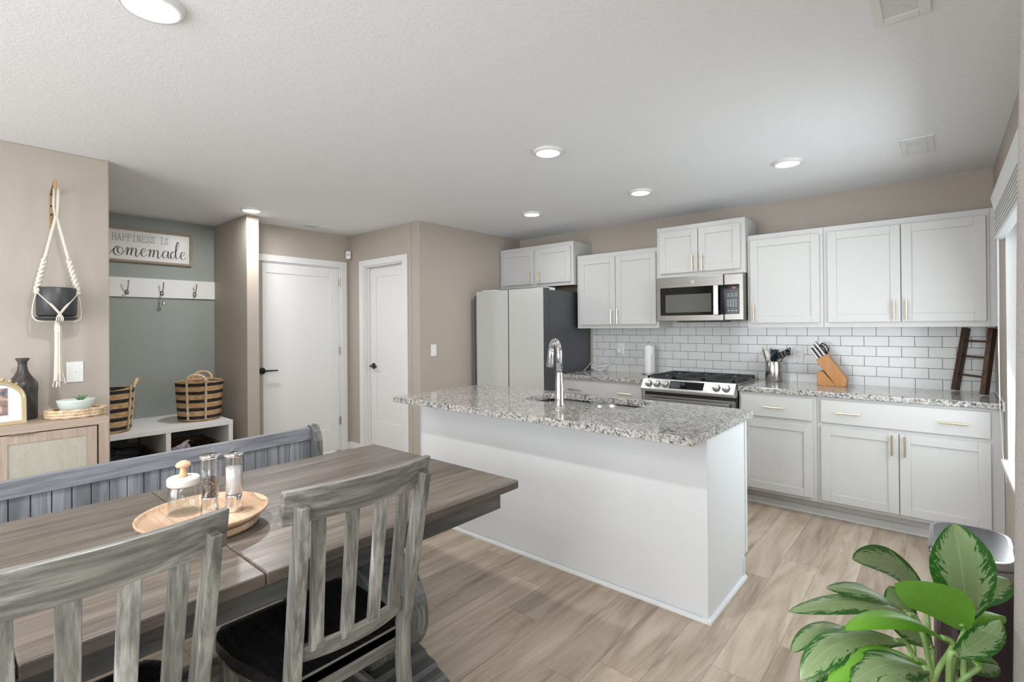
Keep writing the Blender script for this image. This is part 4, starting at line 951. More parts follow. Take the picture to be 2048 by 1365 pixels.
def basket(label, c, rt_, rb, h, z0, ang):
    t = thing('striped_basket', label, 'basket', (c[0], c[1], z0), 'striped baskets on the mudroom bench')
    bm = BM(); prof = [(0, .004), (rb-.01, .002), (rb, .012)]
    N = 22
    for k in range(1, N+1): s = k/N; prof.append((rb+(rt_-rb)*s+.003*math.sin(k*PI), .012+(h-.012)*s))
    prof += [(rt_-.004, h+.006), (rt_-.014, h), (rb-.012, .02), (0, .016)]
    lathe(bm, prof, (c[0], c[1], z0), 56, uv=True)
    for v in bm.verts:
        q = Vector((v.co.x-c[0], v.co.y-c[1])); a = math.atan2(q.y, q.x)-ang; lift = .009*math.cos(2*a)*((v.co.z-z0)/h)**3; v.co.z += lift
    body = obj('basket_body', bm, M['basket'], t)
    for s in (0, PI):
        a = ang+s; cd_ = Vector((math.cos(a), math.sin(a), 0)); tg = Vector((-math.sin(a), math.cos(a), 0)); C0 = Vector((c[0], c[1], z0))
        pts = [C0+cd_*(rt_+.004)+tg*(.075*math.cos(q))+Vector((0, 0, h+.005+.062*math.sin(q)))+cd_*.015*math.sin(q) for q in [PI*i/14 for i in range(15)]]
        bm = BM(); tube(bm, pts, [.0135+.002*(i % 2) for i in range(15)], 10)
        for sg in (-1, 1):
            pp = []
            for i in range(14):
                f = i/13; r = rt_+(rb-rt_)*f+.005; aa = a+sg*.075/rt_; pp.append(C0+Vector((math.cos(aa)*r, math.sin(aa)*r, (h+.01)*(1-f)+.02)))
            tube(bm, pp, [.008+.005*(i % 2) for i in range(14)], 8)
        obj('handle', bm, M['rattan'], t, smooth=True)
    return t
basket('striped woven basket on the mudroom bench, fully visible on the right', (-5.22, 1.640), .192, .170, .355, .56, math.radians(-25))
basket('striped woven basket half hidden behind the dining wall edge', (-5.16, .945), .185, .160, .350, .56, math.radians(70))
# wicker trays with shoes in the cubbies
def wtray(label, x0, x1, y0, y1, zt):
    t = thing('wicker_tray', label, 'basket', ((x0+x1)/2, (y0+y1)/2, .116)); rnd = random.Random(int(y0*100))
    bm = BM(); z0 = .116
    box(bm, x0+.015, x1-.015, y0+.015, y1-.015, z0, z0+.02)
    for k in range(11):
        z = z0+.01+k*(zt-z0)/11
        P_ = [(x, y, z+.006*rnd.uniform(-1, 1)) for x, y in rrect(x0+.004*(k % 2), x1-.004*(k % 2), y0+.004*(k % 2), y1-.004*(k % 2), .03, 5)]
        tube(bm, P_, .012, 6, closed=True)
    obj('tray_body', bm, M['wicker'], t, smooth=True); return t
wtray('brown wicker tray in the left bench cubby holding a black sneaker', -5.60, -5.02, .80, 1.285, .335)
wtray('brown wicker tray in the right bench cubby holding a pink shoe', -5.62, -5.04, 1.35, 1.77, .345)
def shoe(name, label, c, rz, mt, s=1.0, sole=None):
    t = thing(name, label, 'shoe', c)
    prof = [(0, .035, .045), (.04, .040, .085), (.09, .036, .08), (.14, .038, .065), (.19, .045, .05), (.24, .044, .042), (.275, .030, .032)]
    R = Matrix.Rotation(rz, 4, 'Z'); bm = BM(); rings = []
    for x, wd, h in prof:
        ring = []
        for k in range(14):
            a = 2*PI*k/14; z = .02+h*(math.sin(a) if math.sin(a) > 0 else .25*math.sin(a)); ring.append(bm.verts.new(Vector(c)+R @ Vector(((x-.13)*s, wd*math.cos(a)*s, z*s))))
        rings.append(ring)
    for a, b_ in zip(rings, rings[1:]):
        for k in range(14): bm.faces.new((a[k], a[(k+1) % 14], b_[(k+1) % 14], b_[k]))
    bm.faces.new(rings[0][::-1]); bm.faces.new(rings[-1]); obj('shoe_upper', bm, mt, t, smooth=True, subsurf=1)
    bm = BM(); tube(bm, [Vector(c)+R @ Vector(((-.07+.045*math.cos(a))*s, .026*math.sin(a)*s, (.105-.02*math.cos(a))*s)) for a in [2*PI*i/16 for i in range(16)]], .009*s, 8, closed=True); obj('collar', bm, M['rubber'] if sole is None else sole, t, smooth=True)
    bm = BM(); prism(bm, [(x, y) for x, y in [((-.13+.14+.145*math.cos(a))*s, .044*math.sin(a)*s) for a in [2*PI*i/24 for i in range(24)]]], 2, -.004*s, .018*s); bm.transform(Matrix.Translation(c) @ R); obj('sole', bm, sole or M['rubber'], t, bevel=.003)
shoe('sneaker', 'black sneaker in the wicker tray under the left end of the mudroom bench', (-5.12, 1.01, .285), math.radians(115), M['rug_blk'], 1.05)
shoe('sneaker', 'grey knit sneaker behind the black sneaker in the left cubby tray', (-5.30, 1.10, .285), math.radians(125), M['sneakgrey'], 1.0)
shoe('childs_shoe', 'pink and white patterned child shoe in the right cubby tray', (-5.12, 1.455, .32), math.radians(-80), M['pink'], .62, M['paper'])

# ---------------------------------------------------------------- dining wall: planter, credenza and things on it
t = thing('wall_hook_bracket', 'brass bracket on the dining wall holding the macrame hanger', 'bracket', (XL, .476, 2.0))
bm = BM(); box(bm, XL, XL+.006, .468, .484, 1.985, 2.19); prism(bm, [(XL+.001, 2.18), (XL+.001, 2.19), (XL+.135, 2.245), (XL+.145, 2.245), (XL+.145, 2.195), (XL+.137, 2.195), (XL+.135, 2.234)], 1, .468, .484); obj('bracket_arm', bm, M['brassdk'], t, bevel=.0015)
for z in (2.07, 2.12):
    bm = BM(); cyl(bm, (XL+.005, .476, z), (XL+.009, .476, z), .006, n=10); obj('screw', bm, M['black'], t)
PC = Vector((XL+.137, .482, 0)); HZ = 2.200
t = thing('plant_pot', 'dark charcoal round pot hanging in the macrame hanger', 'plant pot', (PC.x, PC.y, 1.447))
bm = BM(); lathe(bm, [(0, 1.470), (.078, 1.470), (.088, 1.478), (.089, 1.628), (.087, 1.632), (.083, 1.628), (.08, 1.49), (0, 1.49)], (PC.x, PC.y, 0), 48); obj('pot_body', bm, M['pot'], t)
bm = BM(); lathe(bm, [(0, 1.447), (.080, 1.447), (.091, 1.462), (.091, 1.468), (.08, 1.466), (0, 1.462)], (PC.x, PC.y, 0), 48); obj('saucer', bm, M['pot'], t)
t = thing('macrame_hanger', 'cream macrame plant hanger with long tassel on the dining wall', 'macrame hanger', (PC.x, PC.y, 1.07))
bm = BM()
tube(bm, [(PC.x, PC.y-.009, HZ), (PC.x, PC.y-.012, 2.10), (PC.x, PC.y-.004, 2.035)], .006, 8); tube(bm, [(PC.x, PC.y+.009, HZ), (PC.x, PC.y+.008, 2.12), (PC.x, PC.y+.004, 2.035)], .009, 8)
tube(bm, spline([(PC.x, PC.y-.009, HZ-.002), (PC.x, PC.y, HZ+.008), (PC.x, PC.y+.009, HZ-.002)], 5), .006, 8)
arms = []
for a in (math.radians(130), math.radians(50), math.radians(-50), math.radians(-130)):
    pass
dirs = [Vector((.35, -.93, 0)).normalized(), Vector((.35, .93, 0)).normalized()]
for di, d_ in enumerate(dirs):
    top = Vector((PC.x, PC.y, 2.045)); en = Vector((PC.x, PC.y, 1.615))+d_*.093
    mid = top.lerp(en, .58); n = 30
    pts = [top.lerp(mid, i/n) for i in range(n+1)]; tube(bm, pts, [.008+.0022*(i % 2) for i in range(n+1)], 8)
    for ph in (0, PI):
        pts = []
        for i in range(41):
            f = i/40; c = mid.lerp(en, f); q = f*7*PI+ph; sd = Vector((-d_.y, d_.x, 0)); pts.append(c+sd*math.cos(q)*.0075+Vector((d_.x, d_.y, .6)).normalized()*math.sin(q)*.0075)
        tube(bm, pts, .0085, 8)
    kn_ = en+Vector((0, 0, -.01)); bmesh.ops.create_uvsphere(bm, u_segments=14, v_segments=10, radius=.014, matrix=Matrix.Translation(kn_))
    arms.append((kn_, d_))
gb = Vector((PC.x+.035, PC.y, 1.44))
front = PC+Vector((.094, 0, 1.482))
for kn_, d_ in arms[:2]:
    for off in (-.003, .004):
        pts = spline([kn_+Vector((0, off, 0)), kn_.lerp(front, .5)+Vector((.012, off, .004)), front+Vector((.002, off, 0))], 6); tube(bm, pts, .0032, 6)
    sgn = 1 if d_.y > 0 else -1
    for off in (0, .006):
        pts = spline([kn_, kn_.lerp(Vector((PC.x+.01, PC.y+sgn*.104, 1.49)), .5)+Vector((0, sgn*.003, 0)), Vector((PC.x+.01+off, PC.y+sgn*.103, 1.488)), Vector((PC.x+.02+off, PC.y+sgn*.098, 1.458)), Vector((PC.x+.03+off, PC.y+sgn*.075, 1.442)), gb], 6); tube(bm, pts, .0034, 6)
for off in (-.012, -.003, .006, .013):
    tube(bm, spline([front+Vector((0, off*.2, 0)), front+Vector((.002, off, -.02)), front+Vector((-.005, off, -.04)), gb+Vector((0, off*.4, 0))], 5), .0035, 6)
obj('rope_sling', bm, M['rope'], t, smooth=True)
bm = BM(); rnd = random.Random(5)
lathe(bm, [(0, 1.455), (.012, 1.452), (.014, 1.43), (.017, 1.405), (.016, 1.38)], (gb.x, gb.y, 0), 16)
for k in range(22):
    a = rnd.random()*2*PI; r = .014*math.sqrt(rnd.random()); ex = rnd.uniform(1.3, 2.4); zb = rnd.uniform(1.075, 1.11) if k > 2 else 1.07
    pts = spline([gb+Vector((math.cos(a)*r, math.sin(a)*r, -.02)), gb+Vector((math.cos(a)*r, math.sin(a)*r, -.15)), gb+Vector((math.cos(a)*r*1.2, math.sin(a)*r*1.2, -.27)), Vector((gb.x+math.cos(a)*r*ex, gb.y+math.sin(a)*r*ex, zb))], 5)
    tube(bm, pts, [.0038]*(len(pts)-2)+[.0045, .0065], 6)
obj('tassel', bm, M['rope'], t, smooth=True)

t = thing('credenza', 'light oak credenza with woven cane door against the dining wall', 'credenza', (-3.79, -.1, 0))
CX0, CX1, CY0, CY1 = XL+.015, -3.615, -.90, .675
bm = BM(); box(bm, CX0, CX1, CY0, CY1, .858, .90); obj('top', bm, M['credy'], t, bevel=.001)
bm = BM(); box(bm, CX0, CX1-.001, CY1-.045, CY1-.001, .10, .8585); box(bm, CX0, CX1-.001, CY0+.001, CY0+.045, .10, .8585); box(bm, CX0, CX1-.001, CY0+.045, CY1-.045, .10, .14); box(bm, CX0, CX0+.01, CY0+.045, CY1-.045, .14, .858); obj('case', bm, M['cred'], t)
def cdoor(y0, y1):
    bm = BM(); z0, z1 = .145, .852; s = .048
    for a, b_, c, d_ in ((y0, y0+s, z0, z1), (y1-s, y1, z0, z1), (y0+s, y1-s, z0, z0+s), (y0+s, y1-s, z1-s, z1)): box(bm, CX1-.022, CX1-.004, a, b_, c, d_)
    d = obj('door', bm, M['cred'], t, bevel=.001)
    bm = BM(); box(bm, CX1-.016, CX1-.008, y0+s-.002, y1-s+.002, z0+s-.002, z1-s+.002); obj('cane_panel', bm, M['cane'], d)
    bm = BM(); ym = (y0+y1)/2; box(bm, CX1-.02, CX1+.006, y0+.055, y0+.155, z1-.0005, z1+.004); obj('pull', bm, M['brass'], d)
cdoor(.218, CY1-.052); cdoor(-.26, .212); cdoor(-.845, -.268)
bm = BM()
for y in (CY0+.06, CY1-.06):
    for x in (CX0+.05, CX1-.05): cyl(bm, (x, y, 0), (x, y, .10), .016, .022, n=14)
obj('leg', bm, M['cred'], t)
ZC = .9005
t = thing('ceramic_vase', 'dark weathered bottle vase on the credenza behind the photo frame', 'vase', (-3.86, .343, ZC))
bm = BM(); lathe(bm, [(0, 0), (.058, 0), (.062, .006), (.0635, .18), (.062, .198), (.052, .215), (.033, .245), (.023, .27), (.019, .295), (.0195, .315), (.030, .333), (.029, .337), (.017, .32), (.016, .29), (0, .28)], (-3.86, .343, ZC), 44); obj('vase_body', bm, M['vase'], t)
t = thing('photo_frame', 'ornate gold arched photo frame on the credenza, cut by the left edge', 'picture frame', (-3.69, .25, ZC))
def arch(w_, h_, n=16):
    r = w_; pts = [(w_, 0), (w_, h_-r*.85)]; pts += [(w_*math.cos(a), h_-r*.85+r*.85*math.sin(a)) for a in [PI*k/n for k in range(1, n)]]; pts += [(-w_, h_-r*.85), (-w_, 0)]; return pts
FC = Vector((-3.68, .222, ZC)); AX = Vector((-.18, .98, 0)).normalized(); NX = Vector((.98, .18, 0)).normalized(); TILT = Vector((-.12, 0, 1)).normalized()
def fp(u, v, d): return FC+AX*u+TILT*v+NX*d
bm = BM(); oA, iA = arch(.122, .235), arch(.103, .215); 
for d0 in (0,):
    VO = [bm.verts.new(fp(u, v, .012)) for u, v in oA]; VI = [bm.verts.new(fp(u, max(v, .018), .012)) for u, v in iA]; VO2 = [bm.verts.new(fp(u, v, -.008)) for u, v in oA]; VI2 = [bm.verts.new(fp(u, max(v, .018), .0)) for u, v in iA]
    n = len(oA)
    for i in range(n):
        j = (i+1) % n; bm.faces.new((VO[i], VO[j], VI[j], VI[i])); bm.faces.new((VO[i], VO2[i], VO2[j], VO[j])); bm.faces.new((VI[i], VI[j], VI2[j], VI2[i]))
tube(bm, [fp(u*.96, v*.985+.002, .013) for u, v in arch(.119, .233, 24)][1:-1], .0045, 8)
for k in range(7):
    a = PI*(.25+.5*k/6); bmesh.ops.create_uvsphere(bm, u_segments=10, v_segments=8, radius=.006+.005*(1-abs(k-3)/3), matrix=Matrix.Translation(fp(.118*math.cos(a), .137+.105*math.sin(a), .012)))
obj('gold_frame', bm, M['gold'], t, smooth=False, bevel=.001)
bm = BM(); vs = [bm.verts.new(fp(u, max(v, .014), .001)) for u, v in arch(.105, .218)]; bm.faces.new(vs); mt_ = obj('mat_board', bm, M['paper'], t, solid=.001)
bm = BM(); vs = [bm.verts.new(fp(u, v, .0022)) for u, v in ((-.05, .05), (.052, .05), (.052, .19), (-.05, .19))]; bm.faces.new(vs); obj('photo_print', bm, M['photo'], mt_, solid=.0006)
t = thing('rattan_tray', 'oval woven rattan tray on the credenza under the mint bowl', 'tray', (-3.79, .53, ZC))
bm = BM()
for k in range(3):
    z = ZC+.009+k*.015; pts = [(-3.755+.098*math.cos(a), .553+.105*math.sin(a)+.022*math.sin(a), z) for a in [2*PI*i/48 for i in range(48)]]; tube(bm, pts, [.010+.0025*math.sin(i*PI/2+k) for i in range(48)], 8, closed=True)
lathe(bm, [(0, .002), (.095, .002), (.095, .01), (0, .012)], (-3.755, .553, ZC), 36, sy=1.28); obj('tray_body', bm, M['rattan'], t, smooth=True)
t = thing('ceramic_bowl', 'oval pale mint ceramic bowl with a diamond pattern on the rattan tray', 'bowl', (-3.79, .535, ZC+.014))
bm = BM(); lathe(bm, [(0, .0), (.052, 0), (.060, .008), (.076, .068), (.078, .078), (.075, .078), (.056, .012), (0, .010)], (-3.77, .555, ZC+.016), 48, sx=.8, sy=1.12); obj('bowl_body', bm, M['bowl'], t)
bm = BM(); lathe(bm, [(0, .064), (.072, .064)], (-3.77, .555, ZC+.016), 32, sx=.8, sy=1.12); obj('soil', bm, M['soil'], t)
t = thing('succulent', 'small green succulent growing in the mint bowl', 'plant', (-3.76, .575, ZC+.082)); bm = BM()
for k in range(9):
    a = k*2.4; L = .054-.003*k; el = .35+.12*k; dv = Vector((math.cos(a)*math.cos(el), math.sin(a)*math.cos(el), math.sin(el))); b0 = Vector((-3.76, .575, ZC+.086))
    tube(bm, [b0, b0+dv*L*.5, b0+dv*L], [.004, .0095, .0012], 8, flat=.45)
obj('rosette', bm, M['succ'], t, smooth=True)

# ---------------------------------------------------------------- dining table
t = thing('dining_table', 'long grey-brown wooden trestle dining table in the foreground', 'table', (-1.84, .34, 0))
TX0, TX1, ZT = -2.345, -1.325, .76
for y0, y1 in ((.5685, 1.580), (.110, .5665), (-.905, .108)):
    bm = BM(); box(bm, TX0, TX1, y0, y1, ZT-.034, ZT); obj('tabletop_section', bm, M['tabletop'], t, bevel=.005, seg=3)
bm = BM()
ax0, ax1, ay0, ay1 = TX0+.02, TX1-.02, -.81, 1.49
box(bm, ax1-.022, ax1, ay0, ay1, ZT-.095, ZT-.034); box(bm, ax0, ax0+.022, ay0, ay1, ZT-.095, ZT-.034); box(bm, ax0+.022, ax1-.022, ay1-.022, ay1, ZT-.095, ZT-.034); box(bm, ax0+.022, ax1-.022, ay0, ay0+.022, ZT-.095, ZT-.034)
obj('apron', bm, M['grey_dk'], t, bevel=.002)
half = [(.20, .664), (.20, .625), (.15, .60), (.15, .56), (.24, .525), (.32, .48), (.375, .41), (.395, .33), (.375, .25), (.32, .195), (.26, .175)]
def sm(h):
    pts = [p for p in spline([(a, b_, 0) for a, b_ in h[3:]], 4)]; return h[:3]+[(p.x, p.y) for p in pts]
hp = sm(half)
for yc in (1.10, -.42):
    bm = BM(); poly = [(-1.835+a, z) for a, z in hp]+[(-1.835-a, z) for a, z in reversed(hp)]; prism(bm, poly, 1, yc-.10, yc+.10); obj('pedestal', bm, M['grey_dkz'], t, bevel=.006)
    fh = [(.30, .178), (.335, .172), (.35, .158), (.40, .150), (.41, .135), (.44, .128), (.49, .105), (.515, .06), (.52, .0)]
    bm = BM(); prism(bm, [(-1.835+a, z) for a, z in fh]+[(-1.835-a, z) for a, z in reversed(fh)], 1, yc-.13, yc+.13); obj('pedestal_foot', bm, M['grey_dk'], t, bevel=.006)
    bm = BM(); box(bm, -2.20, -1.47, yc-.11, yc+.11, .632, .664); obj('pedestal_cap', bm, M['grey_dk'], t, bevel=.004)
bm = BM(); box(bm, -1.87, -1.80, -.32, 1.0, .20, .30); obj('stretcher', bm, M['grey_y'], t, bevel=.004)

# ---------------------------------------------------------------- bench behind table
t = thing('dining_bench', 'long grey wooden high-back bench along the far side of the table', 'bench', (-2.66, .55, 0))
def bx(y): return -2.625-.062*(y-.17)   # x of the front face of the back rest
BY0, BY1 = -.35, 1.405
def bench_slab(name, z0, z1, d0, d1, m_, y0=BY0, y1=BY1, bev=.002, par=t, b0=0, b1=0):
    bm = BM(); lo = lambda z: b0+(b1-b0)*(z-z0)/max(z1-z0, 1e-6)
    V = []
    for z in (z0, z1):
        for y in (y0, y1):
            for d_ in (d0, d1): V.append(bm.verts.new((bx(y)-d_-lo(z), y, z)))
    for q in ((0, 2, 3, 1), (4, 5, 7, 6), (0, 1, 5, 4), (2, 6, 7, 3), (0, 4, 6, 2), (1, 3, 7, 5)): bm.faces.new([V[i] for i in q])
    return obj(name, bm, m_, par, bevel=bev)
bench_slab('top_rail', .765, .832, 0, .035, M['bench'])
bench_slab('back_board', .47, .765, .024, .034, M['rubber'])
n = 29; pw = (BY1-BY0)/n
for k in range(n): bench_slab('back_plank', .47, .7645, .008, .0235, M['benchz'], BY0+k*pw+.0011, BY0+(k+1)*pw-.0011, .003)
bench_slab('seat_plank', .425, .462, -.40, .02, M['bench'], bev=.006)
bench_slab('seat_apron', .30, .425, -.36, -.33, M['bench'])
for y0 in (BY1, BY0-.045):
    bm = BM(); y1 = y0+.045; X = bx(y0)
    pr = [(X-.10, 0), (X-.09, .45), (X-.075, .78), (X-.06, .825), (X-.03, .846), (X+.005, .842), (X+.03, .81), (X+.05, .76), (X+.055, .66), (X+.10, .62), (X+.38, .60), (X+.40, .56), (X+.38, .46), (X+.36, 0), (X+.28, 0), (X+.24, .20), (X+.02, .20), (X-.02, 0)]
    prism(bm, pr, 1, y0, y1); obj('end_panel', bm, M['grey_dkz'], t, bevel=.006, seg=3)

# ---------------------------------------------------------------- chairs (local origin: floor under the seat, sitter faces -x)
def make_chair(name, label, loc):
    t = thing(name, label, 'chair', loc, 'slat-back dining chairs on the near side of the table'); L = Vector(loc)
    def W(x, y, z): return L+Vector((x, y, z))
    xb = lambda z: .135+.10*max(0, (z-.46))**1.0/.54*1.0 if z >= .46 else .135+.075*((.46-z)/.46)**1.6   # back leg line
    for s in (-1, 1):
        bm = BM(); N = 14
        def f(q, s=s):
            z = q*.955; x = xb(z)*1.0; y = s*(.170+.030*max(0, z-.3)); a, b_ = .016, .021
            if z > .75: a = .016-.004*(z-.75)/.2
            return [W(x-b_, y-a, z), W(x+b_, y-a, z), W(x+b_, y+a, z), W(x-b_, y+a, z)]
        sweepbox(bm, f, N); obj('rear_leg', bm, M['grey_z'], t, bevel=.003)
    def curved(z0, z1, hw, bow, th, lean, off=0.0, rise=0):
        def f(q):
            y = (q-.5)*2*hw; c = bow*(1-(2*q-1)**2); r = rise*(2*q-1)**2
            return [W(xb(z0)+off+c-th/2, y, z0+r*.3), W(xb(z0)+off+c+th/2, y, z0+r*.3), W(xb(z0)+lean+off+c+th/2, y, z1+r), W(xb(z0)+lean+off+c-th/2, y, z1+r)]
        return f
    bm = BM(); sweepbox(bm, curved(.905, .995, .226, .034, .022, .022, -.036), 20); obj('top_rail', bm, M['grey_y'], t, bevel=.003)
    bm = BM(); sweepbox(bm, curved(.525, .565, .158, .030, .024, .004, -.006), 16); obj('lower_rail', bm, M['grey_y'], t, bevel=.003)
    for k, y in enumerate((-.121, -.041, .041, .121)):
        q = (y/.158+1)/2; c = .030*(1-(2*q-1)**2)
        bm = BM(); yt = y*1.10; b0 = W(xb(.55)-.004+c, y, .55); b1 = W(xb(.91)-.028+c*1.0, yt, .915)
        beam(bm, b0, b1, .037, .014, up=(1, 0, 0)); obj('slat', bm, M['grey_z'], t, bevel=.002)
    # seat: rounded trapezoid with saddle
    bm = BM()
    def seat(u, v, top=True):
        y = (u-.5)*2; x = .125-.415*v; hw = .185+.045*min(1, v*1.8); 
        rr = 1-max(0, (v-.82)/.18)**2*.16; yy = y*hw*rr
        z = .470-(.016*(1-(y)**2)*math.sin(PI*min(1, max(0, .95-v)))+0) if top else .430
        return W(x, yy, z)
    grid(bm, lambda u, v: seat(u, v), 14, 14, uv=False); top_n = len(bm.verts)
    grid(bm, lambda u, v: seat(1-u, v, False), 14, 14, uv=False)
    bmesh.ops.remove_doubles(bm, verts=bm.verts, dist=1e-6)
    be = [e for e in bm.edges if e.is_boundary]; bmesh.ops.bridge_loops(bm, edges=be)
    for fc in bm.faces:
        fc.material_index = 0 if fc.normal.z > .5 or True else 1
    bm.normal_update()
    for fc in bm.faces:
        zc = fc.calc_center_median().z; fc.material_index = 0 if zc > L.z+.450 else 1
        fc.smooth = abs(fc.normal.z) > .7
    obj('seat', bm, [M['seat'], M['grey_y']], t, bevel=.004)
    bm = BM()
    box(bm, L.x+.105, L.x+.125, L.y-.158, L.y+.158, .395, .462); obj('rear_apron', bm, M['grey_y'], t, bevel=.002)
    bm = BM(); beam(bm, W(.105, -.170, .405), W(-.255, -.200, .405), .018, .05); beam(bm, W(.105, .170, .405), W(-.255, .200, .405), .018, .05); box(bm, L.x-.275, L.x-.257, L.y-.19, L.y+.19, .38, .43); obj('seat_frame', bm, M['grey_x'], t, bevel=.002)
    for s in (-1, 1):
        bm = BM(); beam(bm, W(-.245, s*.188, 0), W(-.245, s*.188, .43), .034, .034, up=(1, 0, 0), w1=(.044, .044)); obj('front_leg', bm, M['grey_z'], t, bevel=.003)
        bm = BM(); beam(bm, W(xb(.2)-.01, s*.172, .20), W(-.235, s*.186, .20), .018, .028); obj('side_stretcher', bm, M['grey_x'], t, bevel=.002)
    bm = BM(); beam(bm, W(-.04, -.178, .20), W(-.04, .178, .20), .018, .026); obj('cross_stretcher', bm, M['grey_y'], t, bevel=.002)
    return t
ch = make_chair('dining_chair', 'grey slat-back dining chair nearer the island, its dark seat visible', (-1.415, .784, 0))
dup(ch, (-1.405, .205, 0), math.radians(0.8), 'grey slat-back dining chair cut off by the lower left frame corner')

# ---------------------------------------------------------------- on the table
t = thing('lazy_susan', 'round acacia wood lazy susan on the dining table', 'lazy susan', (-1.79, .575, ZT))
SC = (-1.79, .575, ZT+.0005)
bm = BM(); lathe(bm, [(0, 0), (.150, 0), (.156, .006), (.156, .022), (.06, .024), (0, .024)], SC, 56); obj('base_disc', bm, M['acacia'], t, bevel=.001)
bm = BM(); lathe(bm, [(0, .027), (.145, .027), (.168, .033), (.183, .046), (.184, .052), (.180, .054), (.174, .047), (.168, .040), (0, .038)], SC, 64); obj('tray', bm, M['acacia'], t)
ZS = ZT+.0395
t = thing('glass_jar', 'clear glass jar with white lid and a peach mushroom knob', 'jar', (-1.86, .535, ZS)); jc = (-1.865, .538, ZS)
bm = BM(); lathe(bm, [(0, 0), (.036, 0), (.042, .006), (.043, .015), (.043, .075), (.039, .084), (.039, .09), (.037, .09), (.037, .083), (.041, .074), (.041, .015), (.036, .006), (0, .005)], jc, 40); obj('jar_body', bm, M['glass'], t)
bm = BM(); lathe(bm, [(0, .089), (.043, .089), (.0455, .092), (.0455, .110), (.043, .114), (0, .116)], jc, 40); ld = obj('lid', bm, M['lidwhite'], t)
bm = BM(); lathe(bm, [(0, .115), (.013, .115), (.011, .125), (.008, .14), (.009, .148), (0, .148)], jc, 24); obj('mushroom_stem', bm, M['mush'], ld)
bm = BM(); lathe(bm, [(0, .146), (.009, .147), (.021, .148), (.0225, .152), (.018, .160), (.008, .166), (0, .167)], jc, 28); obj('mushroom_cap', bm, M['mushcap'], ld)
def mill(name, label, c, fill, fh, ring=False):
    t = thing(name, label, 'mill', c)
    bm = BM(); lathe(bm, [(0, 0), (.026, 0), (.027, .003), (.0255, .02), (.0235, .034), (.0245, .05), (.0245, .052), (0, .052)], c, 32); obj('base', bm, M['chrome'], t)
    bm = BM(); lathe(bm, [(0, .0525), (.0245, .0525), (.027, .175), (.0255, .175), (.0225, .056), (0, .056)], c, 32); obj('tube', bm, M['acrylic'], t)
    bm = BM(); lathe(bm, [(0, .0565), (.0215, .0565), (.0215+.003*fh/.12, .0565+fh), (0, .0565+fh+.003)], c, 28); obj('filling', bm, fill, t)
    bm = BM(); lathe(bm, [(0, .1755), (.0285, .1755), (.029, .183), (.027, .186), (0, .187)], c, 32); obj('cap', bm, M['chrome'], t)
    bm = BM(); cyl(bm, (c[0], c[1], c[2]+.056), (c[0], c[1], c[2]+.175), .004, n=10); obj('shaft', bm, M['chrome'], t)
    if ring:
        bm = BM(); cc = Vector(c)+Vector((-.01, -.03, .20)); tube(bm, [cc+Vector((.016*math.cos(a)*.8, .026*math.cos(a), .017*math.sin(a)+.004)) for a in [2*PI*i/28 for i in range(28)]], .0024, 8, closed=True); obj('lid_loop', bm, M['acrylic'], t, smooth=True)
mill('pepper_mill', 'clear and chrome pepper mill half full of peppercorns', (-1.795, .592, ZS), M['pepper'], .055)
mill('salt_mill', 'clear and chrome salt mill filled with white salt', (-1.757, .650, ZS), M['salt'], .085, True)

# ---------------------------------------------------------------- trash can
t = thing('trash_can', 'tall black trash can with a polished steel lid by the window', 'trash can', (.06, 2.27, 0))
pl = rrect(-.042, .175, 2.09, 2.455, .07, 6)
bm = BM(); prism(bm, [(x, y) for x, y in rrect(-.030, .165, 2.105, 2.44, .06, 6)], 2, .0, .600); obj('can_body', bm, M['plum'], t, bevel=.004)
bm = BM(); prism(bm, [(x, y) for x, y in pl], 2, .602, .64)
top = [bm.verts.new((x*.96+.0665*.04, 2.27+(y-2.27)*.96, .662)) for x, y in pl]
obj('lid_band', bm, M['chrome'], t, bevel=.006) if False else None
bm.free() if False else None
for v in top: bm.verts.remove(v)
obj('lid_band', bm, M['lidsteel'], t, bevel=.004)
bm = BM(); loops = []
for z, k in ((.6405, 1.0), (.652, .99), (.660, .95), (.662, .86)): loops.append([bm.verts.new((.0665+(x-.0665)*k, 2.2725+(y-2.2725)*k, z)) for x, y in pl])
for a, b_ in zip(loops, loops[1:]):
    for i in range(len(a)): f_ = bm.faces.new((a[i], a[(i+1) % len(a)], b_[(i+1) % len(a)], b_[i])); f_.smooth = True
bm.faces.new(loops[-1]); bm.faces.new(loops[0][::-1]); obj('lid_top', bm, M['lidsteel'], t)

